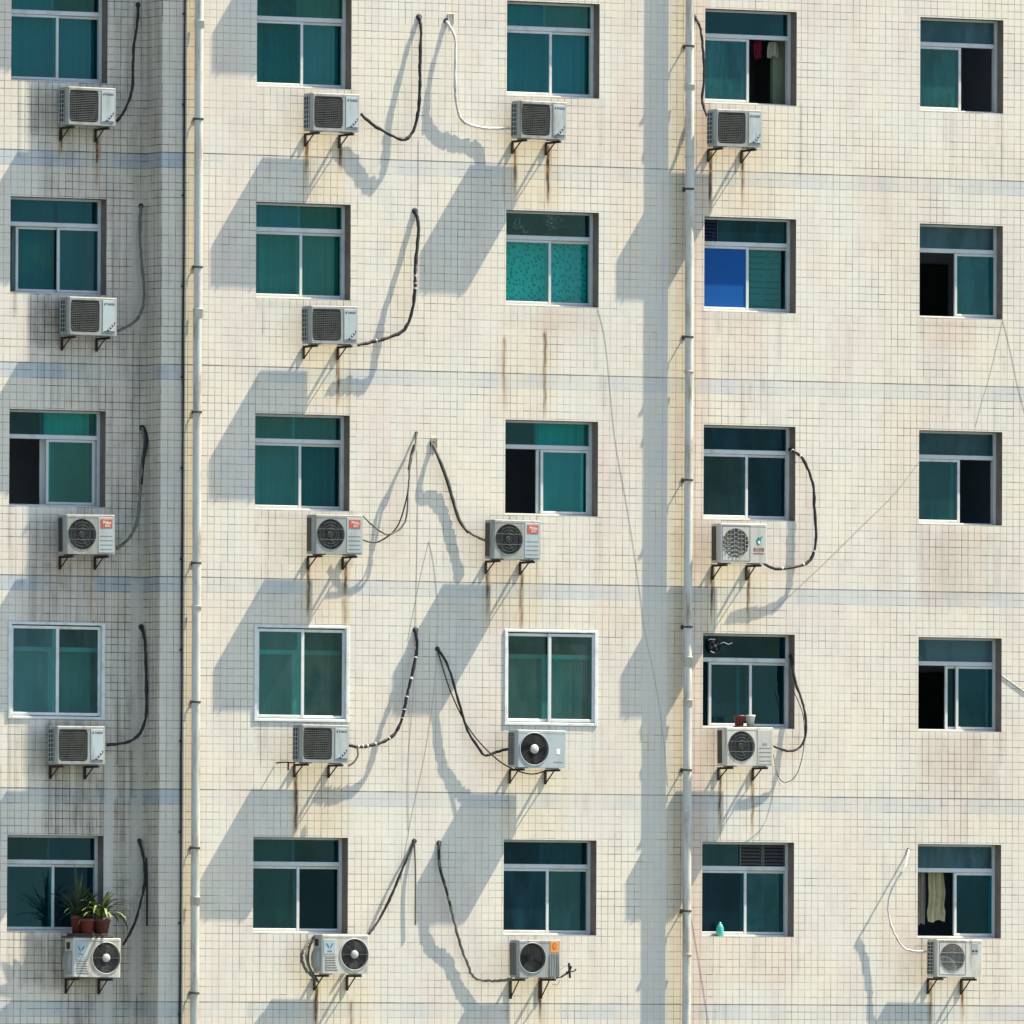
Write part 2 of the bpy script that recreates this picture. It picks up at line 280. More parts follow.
# ------------------------------------------------------------------ mesh builder
class MB:
    def __init__(s): s.v = []; s.f = []; s.m = []; s.s = []
    def add(s, vs, fs, m=0, smooth=False):
        o = len(s.v); s.v += [tuple(v) for v in vs]
        for f in fs: s.f.append(tuple(i+o for i in f)); s.m.append(m); s.s.append(smooth)
    def box(s, x0, x1, y0, y1, z0, z1, m=0):
        s.add([(x0,y0,z0),(x1,y0,z0),(x1,y1,z0),(x0,y1,z0),(x0,y0,z1),(x1,y0,z1),(x1,y1,z1),(x0,y1,z1)],
              [(0,3,2,1),(4,5,6,7),(0,1,5,4),(1,2,6,5),(2,3,7,6),(3,0,4,7)], m)
    def bbox(s, x0, x1, y0, y1, z0, z1, b, m=0):
        "box with chamfered edges"
        b = min(b, (x1-x0)*.45, (y1-y0)*.45, (z1-z0)*.45)
        vs = []; idx = {}
        for X in (0, 1):
            for Y in (0, 1):
                for Z in (0, 1):
                    for a in range(3):
                        p = [(x0, x1)[X], (y0, y1)[Y], (z0, z1)[Z]]; sg = (1-2*X, 1-2*Y, 1-2*Z)
                        for k in range(3):
                            if k != a: p[k] += sg[k]*b
                        idx[(X,Y,Z,a)] = len(vs); vs.append(tuple(p))
        fs = []
        q = [(0,0),(1,0),(1,1),(0,1)]
        for e in (0, 1):
            fs.append([idx[(e,i,j,0)] for i, j in q]); fs.append([idx[(i,e,j,1)] for i, j in q]); fs.append([idx[(i,j,e,2)] for i, j in q])
        for i in (0, 1):
            for j in (0, 1):
                fs.append([idx[(0,i,j,1)], idx[(1,i,j,1)], idx[(1,i,j,2)], idx[(0,i,j,2)]])
                fs.append([idx[(i,0,j,0)], idx[(i,1,j,0)], idx[(i,1,j,2)], idx[(i,0,j,2)]])
                fs.append([idx[(i,j,0,0)], idx[(i,j,1,0)], idx[(i,j,1,1)], idx[(i,j,0,1)]])
        for X in (0, 1):
            for Y in (0, 1):
                for Z in (0, 1): fs.append([idx[(X,Y,Z,a)] for a in range(3)])
        c = Vector(((x0+x1)/2, (y0+y1)/2, (z0+z1)/2)); out = []
        for f in fs:
            P = [Vector(vs[i]) for i in f]; n = (P[1]-P[0]).cross(P[2]-P[0])
            ctr = sum(P, Vector())/len(P)
            out.append(tuple(f) if n.dot(ctr-c) > 0 else tuple(reversed(f)))
        s.add(vs, out, m)
    def tube(s, pts, r, n=8, m=0, caps=True):
        pts = [Vector(p) for p in pts]; rs = r if isinstance(r, (list, tuple)) else [r]*len(pts)
        vs = []; up = None
        for i, p in enumerate(pts):
            t = (pts[min(i+1, len(pts)-1)] - pts[max(i-1, 0)]).normalized()
            if up is None: up = t.orthogonal().normalized()
            up = (up - t*up.dot(t)).normalized(); b = t.cross(up)
            for k in range(n):
                a = 2*math.pi*k/n; vs.append(p + (up*math.cos(a) + b*math.sin(a))*rs[i])
        fs = []
        for i in range(len(pts)-1):
            for k in range(n): fs.append((i*n+k, i*n+(k+1) % n, (i+1)*n+(k+1) % n, (i+1)*n+k))
        s.add(vs, fs, m, True)
        if caps:
            L = len(pts)-1
            s.add([vs[k] for k in range(n)], [tuple(range(n))[::-1]], m); s.add([vs[L*n+k] for k in range(n)], [tuple(range(n))], m)
    def lathe(s, prof, c=(0,0,0), n=24, m=0, axis='z'):
        vs = []
        for (r, h) in prof:
            for k in range(n):
                a = 2*math.pi*k/n
                p = (r*math.cos(a), r*math.sin(a), h) if axis == 'z' else (r*math.cos(a), h, r*math.sin(a))
                vs.append((p[0]+c[0], p[1]+c[1], p[2]+c[2]))
        fs = [(i*n+k, i*n+(k+1) % n, (i+1)*n+(k+1) % n, (i+1)*n+k) for i in range(len(prof)-1) for k in range(n)]
        s.add(vs, fs, m, True)
    def poly(s, pts, m=0): s.add(pts, [tuple(range(len(pts)))], m)
    def slab(s, pts2, y0, y1, m=0):
        "prism of an (x, z) outline between y0 (front) and y1"
        n = len(pts2)
        s.add([(x, y0, z) for x, z in pts2], [tuple(range(n))], m); s.add([(x, y1, z) for x, z in pts2], [tuple(range(n))[::-1]], m)
        s.add([(x, y, z) for y in (y0, y1) for x, z in pts2], [(i, n+i, n+(i+1) % n, (i+1) % n) for i in range(n)], m)
    def plate_hole(s, x0, x1, z0, z1, y, cx, cz, rad, n=48, m=0, depth=.0, sup=2.0, m2=None):
        "front plate at y with a round (sup=2) or rounded-square opening; a lip of the given depth"
        an = sorted([2*math.pi*k/n for k in range(n)] + [math.atan2(zz-cz, xx-cx) % (2*math.pi) for xx in (x0, x1) for zz in (z0, z1)])
        ci = []; ro = []
        for a in an:
            ca, sa = math.cos(a), math.sin(a)
            k = (abs(ca)**sup + abs(sa)**sup)**(-1/sup)*rad; ci.append((cx+ca*k, cz+sa*k))
            t = min((((x1 if ca > 0 else x0)-cx)/ca) if abs(ca) > 1e-9 else 1e9, (((z1 if sa > 0 else z0)-cz)/sa) if abs(sa) > 1e-9 else 1e9)
            ro.append((cx+ca*t, cz+sa*t))
        N = len(an)
        s.add([(x, y, z) for x, z in ci] + [(x, y, z) for x, z in ro], [(i, (i+1) % N, N+(i+1) % N, N+i)[::-1] for i in range(N)], m)
        if depth: s.add([(x, y, z) for x, z in ci] + [(x, y+depth, z) for x, z in ci], [(i, N+i, N+(i+1) % N, (i+1) % N)[::-1] for i in range(N)], m if m2 is None else m2, True)
    def build(s, name, mats, parent=None, loc=None):
        me = bpy.data.meshes.new(name); me.from_pydata(s.v, [], s.f)
        for mm in (mats if isinstance(mats, (list, tuple)) else [mats]): me.materials.append(MAT[mm] if isinstance(mm, str) else mm)
        me.polygons.foreach_set('material_index', s.m); me.polygons.foreach_set('use_smooth', s.s); me.update()
        o = bpy.data.objects.new(name, me); COL.objects.link(o)
        if parent is not None: o.parent = parent
        if loc is not None: o.location = loc
        return o
def tag(o, label=None, cat=None, group=None, kind=None):
    for k, v in (('label', label), ('category', cat), ('group', group), ('kind', kind)):
        if v: o[k] = v
    return o
def empty(name, loc=(0,0,0)):
    o = bpy.data.objects.new(name, None); COL.objects.link(o); o.location = loc; o.empty_display_size = .1; return o
def copy_tree(o, parent=None):
    c = o.copy(); COL.objects.link(c)
    if parent is not None: c.parent = parent
    for ch in o.children: copy_tree(ch, c)
    return c
def text_mesh(body, size, mat, cond=1.0):
    cu = bpy.data.curves.new('lettering', 'FONT'); cu.body = body; cu.size = size; cu.extrude = .0008; cu.align_x = 'CENTER'; cu.align_y = 'CENTER'
    o = bpy.data.objects.new('lettering', cu); COL.objects.link(o)
    dg = bpy.context.evaluated_depsgraph_get(); me = bpy.data.meshes.new_from_object(o.evaluated_get(dg)); bpy.data.objects.remove(o)
    me.transform(Matrix.Rotation(math.pi/2, 4, 'X') @ Matrix.Diagonal((cond, 1, 1, 1))); me.materials.clear(); me.materials.append(MAT[mat]); return me
def text(body, size, mat, loc, parent, cond=1.0):
    o = bpy.data.objects.new('lettering', text_mesh(body, size, mat, cond)); COL.objects.link(o); o.parent = parent; o.location = loc; return o
def smooth_path(P, k=6):
    P = [Vector(p) for p in P]
    out = []
    for i in range(len(P)-1):
        a, b, c, d = P[max(i-1, 0)], P[i], P[i+1], P[min(i+2, len(P)-1)]
        for j in range(k):
            t = j/k
            out.append(.5*((2*b) + (c-a)*t + (2*a-5*b+4*c-d)*t*t + (3*b-a-3*c+d)*t**3))
    return out + [P[-1]]

# ------------------------------------------------------------------ the building
ZG = -12.0; ROOF = 10.6
YR, YS = 0.54, 0.06                       # recessed wall and narrow strip, behind the main face
XE, XS = -4.938, -5.262                    # main wall's left edge, strip's left edge
XL_, XR_ = -13.0, 14.0
REV = .165
ZT0, ZB0 = 6.8462, 5.5763
cols = [(-7.22, -5.80, YR), (-3.894, -2.494, 0.0), (-.167, 1.231, 0.0), (2.835, 4.238, 0.0), (6.143, 7.435, 0.0)]
cols[0] = (at(9.5, 410, YR).x, at(105.7, 411, YR).x, YR)
def opening(c, r): x0, x1, y = cols[c]; return x0, x1, ZB0-FLOOR*r, ZT0-FLOOR*r, y
bld = empty('apartment_building', (0, 0, ZG))
tag(bld, 'cream tiled apartment block with rows of teal glass windows and blue tile courses', 'building')
def bpart(mb, name, mats, kind=None):
    o = mb.build(name, mats, bld, (0, 0, -ZG)); return o

def lines(a, b, step, forced, fine=None):
    ls = np.concatenate([np.arange(fine[0], fine[1], step), np.arange(a, fine[0], .6), np.arange(fine[1], b, .6)])
    ls = np.array([l for l in ls if a+.01 < l < b-.01 and min([abs(l-f) for f in forced] or [9]) > step*.45])
    return np.unique(np.concatenate([ls, [a, b], forced]))

# stains, measured on the wall: soft vertical streaks and patches
class Stains:
    def __init__(s): s.streak = []; s.rect = []
ST = Stains()
def rustline(u, v0, v1, k=1.0, wd=.032, y=0.0): p, q = at(u, v0, y), at(u, v1, y); ST.streak.append((p.x, p.z, q.z-.05, k*1.42, max(wd*.80, .021), y))
def patch(ch, u0, v0, u1, v1, k, soft=.08, y=0.0):
    p, q = at(u0, v0, y), at(u1, v1, y); ST.rect.append((ch, p.x, q.z, q.x, p.z, k, soft, y))
for a in [(306.5,140,180,.9),(340.5,145,172,.9),(515,148,198,.75),(548,146,208,1.0,.03),(504,336,420,.45),(545,330,420,.6),(338,350,415,.7),
          (308.5,560,625,.8),(345.5,560,602,.85),(345,598,632,.4,.05),(487.5,570,628,.75),(521.5,570,600,.7),(521,590,645,.5,.04),(296,772,836,.85),
          (710.5,150,216,.85),(742.5,150,216,.75),(712,572,628,.85,.015),(748.5,568,632,.9,.014),(720,772,842,.75,.018),(752.5,772,836,.65,.018),
          (316,985,1030,.95),(351,1000,1030,.5),(540,975,1030,1.0,.03),(930.5,980,1030,.7,.016),(962.5,980,1030,.8,.02)]: rustline(*a)
for a in [(61,130,155,.8),(97,138,166,1.0,.03),(97,165,190,.4,.03),(60,560,588,.4),(92,560,625,.35),(93,620,626,.6)]: rustline(*a, **{'y': YR}) if len(a) == 4 else rustline(*a[:5], y=YR)
# grime: channel 'g'; pink 'p'; blue 'b'; yellow 'y'; cement smear 's'
for a in [(80,-20,150,1044,.52),(108,480,150,1044,.55),(86,330,150,400,.45),(45,720,110,836,.85),(30,560,108,626,.62),(40,125,110,200,.50),(50,340,110,410,.42),
          (60,975,120,1044,.70),(26,84,62,135,.62),(28,296,62,345,.70),(30,515,60,560,.40),(20,730,52,775,.35),(20,935,68,985,.62),(112,700,134,1044,.8),(96,200,150,560,.30),
          (40,88,72,138,.8),(38,300,72,348,.85),(36,520,70,565,.45),(30,735,60,775,.45),(42,945,75,990,.75),(118,935,150,1000,.6)]: patch('g', *a, soft=.10, y=YR)
for a in [(104,755,112,1044,1.0),(131,545,142,1044,1.0),(61,985,66,1044,.7),(97,990,103,1044,.7),(131,200,142,330,.7),(106,765,118,800,.8),(125,740,140,800,.6),(137,640,146,740,.7)]: patch('s', *a, soft=.03, y=YR)
patch('b', -40,-40,160,1064, .85, soft=.05, y=YR); patch('b', 140,-40,184,1064, .9, soft=.05, y=YS)
patch('g', 160,-20,184,1044,.2, soft=.05, y=YS); patch('s', 150,380,184,1044,.3, soft=.1, y=YS)
for a in [(182,-40,250,1064,.22),(250,-40,690,1064,.50),(690,-40,1040,1064,.46),(640,-40,672,1064,.6),(700,-40,800,1064,.28)]: patch('b', *a, soft=.15)
for a in [(184,-40,199,1064,.65),(668,-40,685,1064,.62),(300,135,345,205,.55),(303,345,350,412,.45),(300,560,352,625,.5),(482,565,540,628,.5),(505,140,560,210,.6),
          (700,150,765,215,.55),(702,570,768,632,.5),(290,770,345,836,.5),(500,770,570,838,.35),(500,320,560,420,.25),(300,980,372,1040,.5),(505,980,560,1040,.45),(640,-40,660,1064,.2),
          (700,105,790,215,.3),(390,230,410,320,.35),(385,700,440,800,.2)]: patch('y', *a, soft=.10)
for a in [(689,-40,706,1064,.75),(540,306,600,335,.6),(920,525,985,610,.55),(925,318,975,350,.7),(920,735,985,780,.5),(690,730,800,762,.5),(700,935,790,985,.45),(610,-20,640,300,.35),
          (700,305,765,380,.4),(855,170,935,260,.35),(880,400,930,560,.3),(880,900,930,985,.4),(184,-40,240,120,.25),(600,440,640,800,.3),(960,700,1030,840,.25),(256,86,320,100,.5)]: patch('p', *a, soft=.12)
for a in [(642,-40,668,1064,.75),(575,300,640,440,.45),(395,560,480,1000,.3),(560,640,640,830,.35),(200,-20,256,160,.3)]: patch('s', *a, soft=.10)
for a in [(918,530,1000,600,.22),(918,735,1000,800,.20),(700,520,800,560,.15),(500,306,600,330,.18),(256,300,350,310,.3),(256,512,350,520,.3),(500,98,600,108,.22),(700,313,800,322,.25),(700,730,800,742,.2),(917,320,1003,330,.25),
          (184,-40,200,1064,.16),(670,-40,686,1064,.22),(660,180,690,330,.2),(918,940,1000,950,.2),(690,-30,706,1040,.12),(880,150,1040,1040,.06),(292,765,350,836,.22),(500,575,560,628,.12)]: patch('g', *a, soft=.08)

_r = random.Random(3)
for c_ in range(5):
    for r_ in range(5):
        o_ = opening(c_, r_)
        for q in range(5 if c_ else 7):
            xx = _r.choice([_r.uniform(o_[0]-.03, o_[0]+.12), _r.uniform(o_[1]-.12, o_[1]+.05), _r.uniform(o_[0], o_[1])]); L = _r.uniform(.25, 1.0); wq = _r.uniform(.015, .06)
            ST.rect.append(('g', xx, o_[2]-L, xx+wq, o_[2]+.02, _r.uniform(.18, .5)*(1.5 if c_ == 0 else 1), .05, o_[4]))
        for q in range(4):
            xx = _r.uniform(o_[0]-.1, o_[1]+.1); zj = ZJ - FLOOR*r_ ; L = _r.uniform(.15, .7)
            ST.rect.append(('g', xx, zj-L, xx+_r.uniform(.02, .07), zj, _r.uniform(.15, .4), .05, o_[4]))
def stain_attrs(me, X, Z, yy):
    n = len(X); A = np.zeros((n, 4), np.float32); B = np.zeros((n, 4), np.float32); A[:, 3] = B[:, 3] = 1
    ss = lambda t: np.clip(t, 0, 1)**2*(3-2*np.clip(t, 0, 1))
    for (x, z0, z1, k, wd, y) in ST.streak:
        if abs(y-yy) > .01: continue
        t = (z0-Z)/max(z0-z1, .01)
        cx = x + .004*np.sin(Z*9+x*31) + .003*np.sin(Z*27+x*7)
        wv = wd*(1.05-.35*np.clip(t, 0, 1))
        f = np.exp(-((X-cx)/wv)**2)*ss((t+.02)/.06)*ss((1.04-t)/(.25+.6*((x*7.3) % 1)))
        hal = np.exp(-((X-cx)/(wv*2.6))**2)*ss((t+.02)/.1)*ss((1.25-t)/.5)*.55*k; B[:, 1] = np.maximum(B[:, 1], hal)
        A[:, 0] = np.maximum(A[:, 0], k*f)
    for (ch, x0, z0, x1, z1, k, so, y) in ST.rect:
        if abs(y-yy) > .01: continue
        f = ss((X-x0)/so+.5)*ss((x1-X)/so+.5)*ss((Z-z0)/(so*1.5)+.5)*ss((z1-Z)/(so*1.5)+.5)*k
        T, i = {'g': (A, 1), 'p': (A, 2), 'b': (B, 0), 'y': (B, 1), 's': (B, 2)}[ch]
        T[:, i] = np.maximum(T[:, i], f)
    for nm, D in (('stain_a', A), ('stain_b', B)):
        at_ = me.color_attributes.new(nm, 'FLOAT_COLOR', 'POINT'); at_.data.foreach_set('color', D.ravel())

def wall_sheet(name, x0, x1, y, opens, fine, extra=None):
    fx = [v for o in opens for v in o[:2]]; fz = [v for o in opens for v in o[2:4]]
    xs = lines(x0, x1, .025, sorted(set(fx)), fine[:2]); zs = lines(ZG, ROOF, .05, sorted(set(fz)), fine[2:])
    nx, nz = len(xs), len(zs)
    gx, gz = np.meshgrid(xs, zs); X = gx.ravel(); Z = gz.ravel()
    V = np.stack([X, np.full_like(X, y), Z], 1)
    cxm = (xs[:-1]+xs[1:])/2; czm = (zs[:-1]+zs[1:])/2
    keep = np.ones((nz-1, nx-1), bool)
    for o in opens: keep &= ~(((cxm > o[0]) & (cxm < o[1]))[None, :] & ((czm > o[2]) & (czm < o[3]))[:, None])
    jj, ii = np.nonzero(keep); a = jj*nx+ii
    Fq = np.stack([a, a+1, a+1+nx, a+nx], 1)
    verts = V.tolist(); faces = Fq.tolist(); mi = [0]*len(faces)
    if extra:
        for (q, m_) in extra: b = len(verts); verts += [list(p) for p in q]; faces.append([b, b+1, b+2, b+3]); mi.append(m_)
    me = bpy.data.meshes.new(name); me.from_pydata(verts, [], faces)
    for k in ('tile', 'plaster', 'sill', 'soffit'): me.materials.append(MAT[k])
    me.polygons.foreach_set('material_index', mi); me.update()
    VX = np.array(verts); stain_attrs(me, VX[:, 0], VX[:, 2], y)
    o = bpy.data.objects.new(name, me); COL.objects.link(o); o.parent = bld; o.location = (0, 0, -ZG); return o
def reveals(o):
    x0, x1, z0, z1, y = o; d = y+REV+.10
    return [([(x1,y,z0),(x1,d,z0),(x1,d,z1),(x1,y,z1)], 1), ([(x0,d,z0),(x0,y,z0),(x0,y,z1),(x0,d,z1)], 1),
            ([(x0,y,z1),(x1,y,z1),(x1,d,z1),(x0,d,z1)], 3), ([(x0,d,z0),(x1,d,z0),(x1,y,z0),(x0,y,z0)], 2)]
mo = [opening(c, r) for c in range(1, 5) for r in range(5)]; lo = [opening(0, r) for r in range(5)]
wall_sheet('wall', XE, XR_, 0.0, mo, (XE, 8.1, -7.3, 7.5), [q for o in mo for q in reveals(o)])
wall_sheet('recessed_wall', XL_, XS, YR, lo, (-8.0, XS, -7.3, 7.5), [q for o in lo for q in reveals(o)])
wall_sheet('wall_strip', XS, XE, YS, [], (XS, XE, -7.3, 7.5))
# returns at the two steps
def return_sheet(name, x, y0, y1, gr):
    ys = np.linspace(y0, y1, 14); zs = np.arange(ZG, ROOF+.05, .1); ny = len(ys)
    V = [(x, yy, zz) for zz in zs for yy in ys]
    F = [(j*ny+i, j*ny+i+1, (j+1)*ny+i+1, (j+1)*ny+i)[::-1] for j in range(len(zs)-1) for i in range(ny-1)]
    me = bpy.data.meshes.new(name); me.from_pydata(V, [], F); me.materials.append(MAT['tile']); me.update()
    n = len(V); A = np.zeros((n, 4), np.float32); B = np.zeros((n, 4), np.float32); A[:, 3] = B[:, 3] = 1; A[:, 1] = gr; B[:, 0] = .9
    for nm, D in (('stain_a', A), ('stain_b', B)): me.color_attributes.new(nm, 'FLOAT_COLOR', 'POINT').data.foreach_set('color', D.ravel())
    o = bpy.data.objects.new(name, me); COL.objects.link(o); o.parent = bld; o.location = (0, 0, -ZG)
return_sheet('wall_return', XE, 0.0, YS, .9); return_sheet('wall_return', XS, YS, YR, .5)
rb = MB()
rb.box(XL_, XR_, YR+.005, 9.0, ROOF, ROOF+.15); rb.box(XE, XR_, .005, YR, ROOF, ROOF+.15)
rb.box(XR_, XR_+.12, .005, 9.0, ZG, ROOF); rb.box(XL_-.12, XL_, YR+.005, 9.0, ZG, ROOF); rb.box(XL_, XR_, 9.0, 9.1, ZG, ROOF)
bpart(rb, 'roof', 'roof')
# ------------------------------------------------------------------ windows
TB = .275           # transom bar: share of the height, from the top
def room(o, pale=None, door=None):
    x0, x1, z0, z1, y = o; yf = y+REV+.10; yb = yf+1.9; X0, X1, Z0, Z1 = x0-.55, x1+.55, z0-.85, z1+.35
    b = MB()
    b.add([(X0,yf,Z0),(X1,yf,Z0),(X1,yb,Z0),(X0,yb,Z0),(X0,yf,Z1),(X1,yf,Z1),(X1,yb,Z1),(X0,yb,Z1)], [(0,1,2,3),(4,7,6,5),(1,5,6,2),(0,3,7,4),(3,2,6,7)])
    b.add([(X0,yf,Z0),(X1,yf,Z0),(X1,yf,Z1),(X0,yf,Z1),(x0,yf,z0),(x1,yf,z0),(x1,yf,z1),(x0,yf,z1)], [(0,4,5,1),(1,5,6,2),(2,6,7,3),(3,7,4,0)])
    if pale: b.box(pale[0], pale[1], yf+.25, yf+.33, Z0, z1-pale[2], 1)
    q = bpart(b, 'room', [random.Random(int(x0*97+z0*31)).choice(['room', 'room_b', 'room_b', 'room_c']) if not door else 'room', 'room_pale'])
    if door: d = MB(); d.bbox(door[0], door[1], yb-.06, yb-.004, Z0+.01, door[2], .004); d.build('inner_door', 'door', q)
    return q
def sash(o, f0, f1, track, zt, mat, win, fm='alu', st=.04, y0=None):
    x0, x1, z0, z1, y = o; W = x1-x0; a, c = x0+f0*W, x0+f1*W
    yy = (y+REV+.006+track*.034) if y0 is None else y0+track*.034
    zb, ztop = z0+.032, zt
    b = MB(); d = .03
    b.bbox(a, a+st, yy, yy+d, zb, ztop, .004); b.bbox(c-st, c, yy, yy+d, zb, ztop, .004)
    b.bbox(a+st, c-st, yy+.002, yy+d-.002, ztop-st*.85, ztop, .004); b.bbox(a+st, c-st, yy+.002, yy+d-.002, zb, zb+st*.85, .004)
    b.build('sash', fm, win)
    p = MB(); gy = yy+d*.55
    if mat == 'blue_panel': p.box(a+st-.005, c-st+.005, gy-.004, gy+.004, zb+.03, ztop-.03)
    else: p.poly([(a+st-.005, gy, zb+.03), (c-st+.005, gy, zb+.03), (c-st+.005, gy, ztop-.03), (a+st-.005, gy, ztop-.03)])
    p.build('panel' if mat == 'blue_panel' else 'pane', mat, win)
def window(c, r, tmats, sashes, newframe=False, vbar=None, louvre=None):
    o = opening(c, r); x0, x1, z0, z1, y = o; W, H = x1-x0, z1-z0
    b = MB(); fm = 'white_frame' if newframe else 'alu'
    off = (0, 0, -ZG)
    if newframe:
        t = .050; ya, yb = y-.018, y+.075
        X0, X1, Z0, Z1 = x0-.004, x1+.004, z0-.004, z1+.004
        b.bbox(X0, X0+t, ya, yb, Z0, Z1, .006); b.bbox(X1-t, X1, ya, yb, Z0, Z1, .006)
        b.bbox(X0+t, X1-t, ya+.002, yb, Z1-t*.7, Z1-.001, .006); b.bbox(X0+t, X1-t, ya+.002, yb, Z0+.001, Z0+t*.8, .006)
        win = b.build('window', fm, bld, off)
        oo = (x0+.03, x1-.03, z0+.015, z1, y)
        for s_ in sashes: sash(oo, s_[0], s_[1], s_[2], z1-.045, s_[3], win, fm, .046, y0=y+.0)
        i = MB(); i.box(x0, x1, y+REV+.01, y+REV+.06, z1-TB*H-.03, z1-TB*H+.03); i.box(x0+W*.47, x0+W*.53, y+REV+.011, y+REV+.055, z0, z1-TB*H-.03); i.build('transom_bar', 'alu', win)
    else:
        t = .042; ya, yb = y+REV, y+REV+.085; zb = z1-TB*H
        b.bbox(x0, x0+t, ya, yb, z0, z1, .003); b.bbox(x1-t, x1, ya, yb, z0, z1, .003)
        b.bbox(x0+t, x1-t, ya+.001, yb, z1-t*.7, z1, .003); b.bbox(x0+t, x1-t, ya-.004, yb, z0, z0+.028, .003)
        b.bbox(x0+t, x1-t, ya-.006, yb, zb-.030, zb+.028, .005)
        n = len(tmats); edges = [x0+t + (x1-x0-2*t)*q for q in ([0]+list(vbar or [])+[1])]
        for q in (vbar or []): xx = x0+t+(x1-x0-2*t)*q; b.box(xx-.016, xx+.016, ya+.05, yb-.005, zb+.028, z1-t*.7)
        win = b.build('window', fm, bld, off)
        for k, mt in enumerate(tmats):
            if mt == 'louvre':
                lv = MB(); xa, xb = edges[k]+.02, edges[k+1]-.02
                lv.box(xa-.015, xa, ya+.006, yb-.03, zb+.03, z1-.03); lv.box(xb, xb+.015, ya+.006, yb-.03, zb+.03, z1-.03)
                for q in range(6):
                    zz = zb+.05+q*(z1-zb-.09)/5.5
                    lv.add([(xa, ya+.012, zz), (xb, ya+.012, zz), (xb, ya+.05, zz+.03), (xa, ya+.05, zz+.03), (xa, ya+.015, zz-.004), (xb, ya+.015, zz-.004), (xb, ya+.053, zz+.026), (xa, ya+.053, zz+.026)],
                           [(0,1,2,3),(4,7,6,5),(0,4,5,1),(3,2,6,7)])
                lv.build('louvre', louvre or 'wire', win)
            else:
                p = MB(); gy = ya+.030
                p.poly([(edges[k], gy, zb+.02), (edges[k+1], gy, zb+.02), (edges[k+1], gy, z1-.02), (edges[k], gy, z1-.02)]); p.build('pane', mt, win)
        for s_ in sashes: sash(o, s_[0], s_[1], s_[2], zb-.032, s_[3], win)
    return win
def curtain(c, r, f0, f1, g0, g1, mat, label, folds=.13, amp=.018, y=.19, name='curtain', sway=0.0):
    o = opening(c, r); x0, x1, z0, z1, yy = o; W, H = x1-x0, z1-z0
    a, b_, za, zb = x0+f0*W, x0+f1*W, z1-g1*H, z1-g0*H; Y = yy+REV+y
    nx, nz = max(8, int((b_-a)/.012)), 12; V = []; ph = random.random()*6
    for j in range(nz+1):
        for i in range(nx+1):
            s = i/nx; t = j/nz; X = a+(b_-a)*s; k = (X-a)/folds*2*math.pi
            V.append((X + sway*(1-t)*math.sin(t*3), Y + amp*(math.sin(k+ph+.8*math.sin(k*.31)) + .4*math.sin(2.3*k+ph*2+t)), za+(zb-za)*t))
    F = [(j*(nx+1)+i, j*(nx+1)+i+1, (j+1)*(nx+1)+i+1, (j+1)*(nx+1)+i) for j in range(nz) for i in range(nx)]
    # a second layer 3 mm behind gives the cloth a thickness
    m = MB(); base = Vector((a, Y, za)); m.add([Vector(v)-base for v in V], F, 0, True); m.add([Vector(v)-base+Vector((0,.003,0)) for v in V], [f[::-1] for f in F], 0, True)
    q = m.build(name, mat, None, base); tag(q, label, 'blind' if name == 'blind' else 'curtain', 'curtains and blinds behind the windows'); return q

CL = lambda a, b: [(0.0, .55, 0, a), (.50, 1.0, 1, b)]
# --- column 1 (recessed wall)
window(0,0, ['g','g'], CL('g','g'), vbar=[.5])
window(0,1, ['gd'], [(.125,.60,1,'g'), (.545,1.0,0,'gd')])
window(0,2, ['gn','gb'], [(.44,.95,0,'gb'), (.47,.98,1,'g')], vbar=[.42])
window(0,3, [], [(0.0,.53,0,'gw'), (.47,1.0,1,'gw')], newframe=True)
window(0,4, ['gn','gn'], CL('gd','gn'), vbar=[.5])
# --- column 2
window(1,0, ['g','g'], CL('g','g'), vbar=[.5]); window(1,1, ['g','g'], CL('g','g'), vbar=[.53]); window(1,2, ['g','g'], CL('g','g'), vbar=[.48])
window(1,3, [], [(0.0,.53,0,'gw'), (.47,1.0,1,'gw')], newframe=True)
window(1,4, ['gd','gn'], CL('gd','gn'), vbar=[.5])
# --- column 3
window(2,0, ['g','g'], CL('g','g'), vbar=[.48]); window(2,1, ['gs'], CL('gb','gb'))
window(2,2, ['gd','gb'], [(.445,.97,0,'gb'), (.41,.92,1,'gb')], vbar=[.40])
window(2,3, [], [(0.0,.52,1,'gw'), (.47,1.0,0,'gw')], newframe=True)
window(2,4, ['gn','gd'], CL('gn','gt'), vbar=[.48])
# --- column 4
window(3,0, ['gd'], [(0.0,.546,0,'gt'), (.03,.50,1,'gd')])
window(3,1, ['louvre','gd'], CL('blue_panel','g'), vbar=[.20], louvre='ink')
window(3,2, ['gn'], CL('gn','gn'))
window(3,3, ['gn'], [(.13,.60,0,'gn'), (.56,1.0,1,'gd')])
window(3,4, ['gn','louvre','louvre'], CL('gn','gt'), vbar=[.47,.74])
# --- column 5
window(4,0, ['gf'], [(0.0,.566,0,'gt'), (.03,.50,1,'gt')]); window(4,1, ['gf'], [(.495,1.0,0,'gt'), (.51,.97,1,'gd')])
window(4,2, ['gf'], [(0.0,.566,0,'gt'), (.03,.50,1,'gt')]); window(4,3, ['gf'], [(.525,1.0,0,'gt'), (.41,.93,1,'gd')])
window(4,4, ['gf'], [(.51,1.0,0,'gt'), (.52,.97,1,'gd')])
for c in range(5):
    for r in range(5):
        o = opening(c, r)
        if (c, r) == (3, 0): room(o, pale=(o[0]+1.32, o[1]+.4, .12))
        elif (c, r) in ((4, 1), (4, 3)): room(o, door=(o[0]+1.12, o[0]+1.62, o[3]-.42))
        else: room(o)
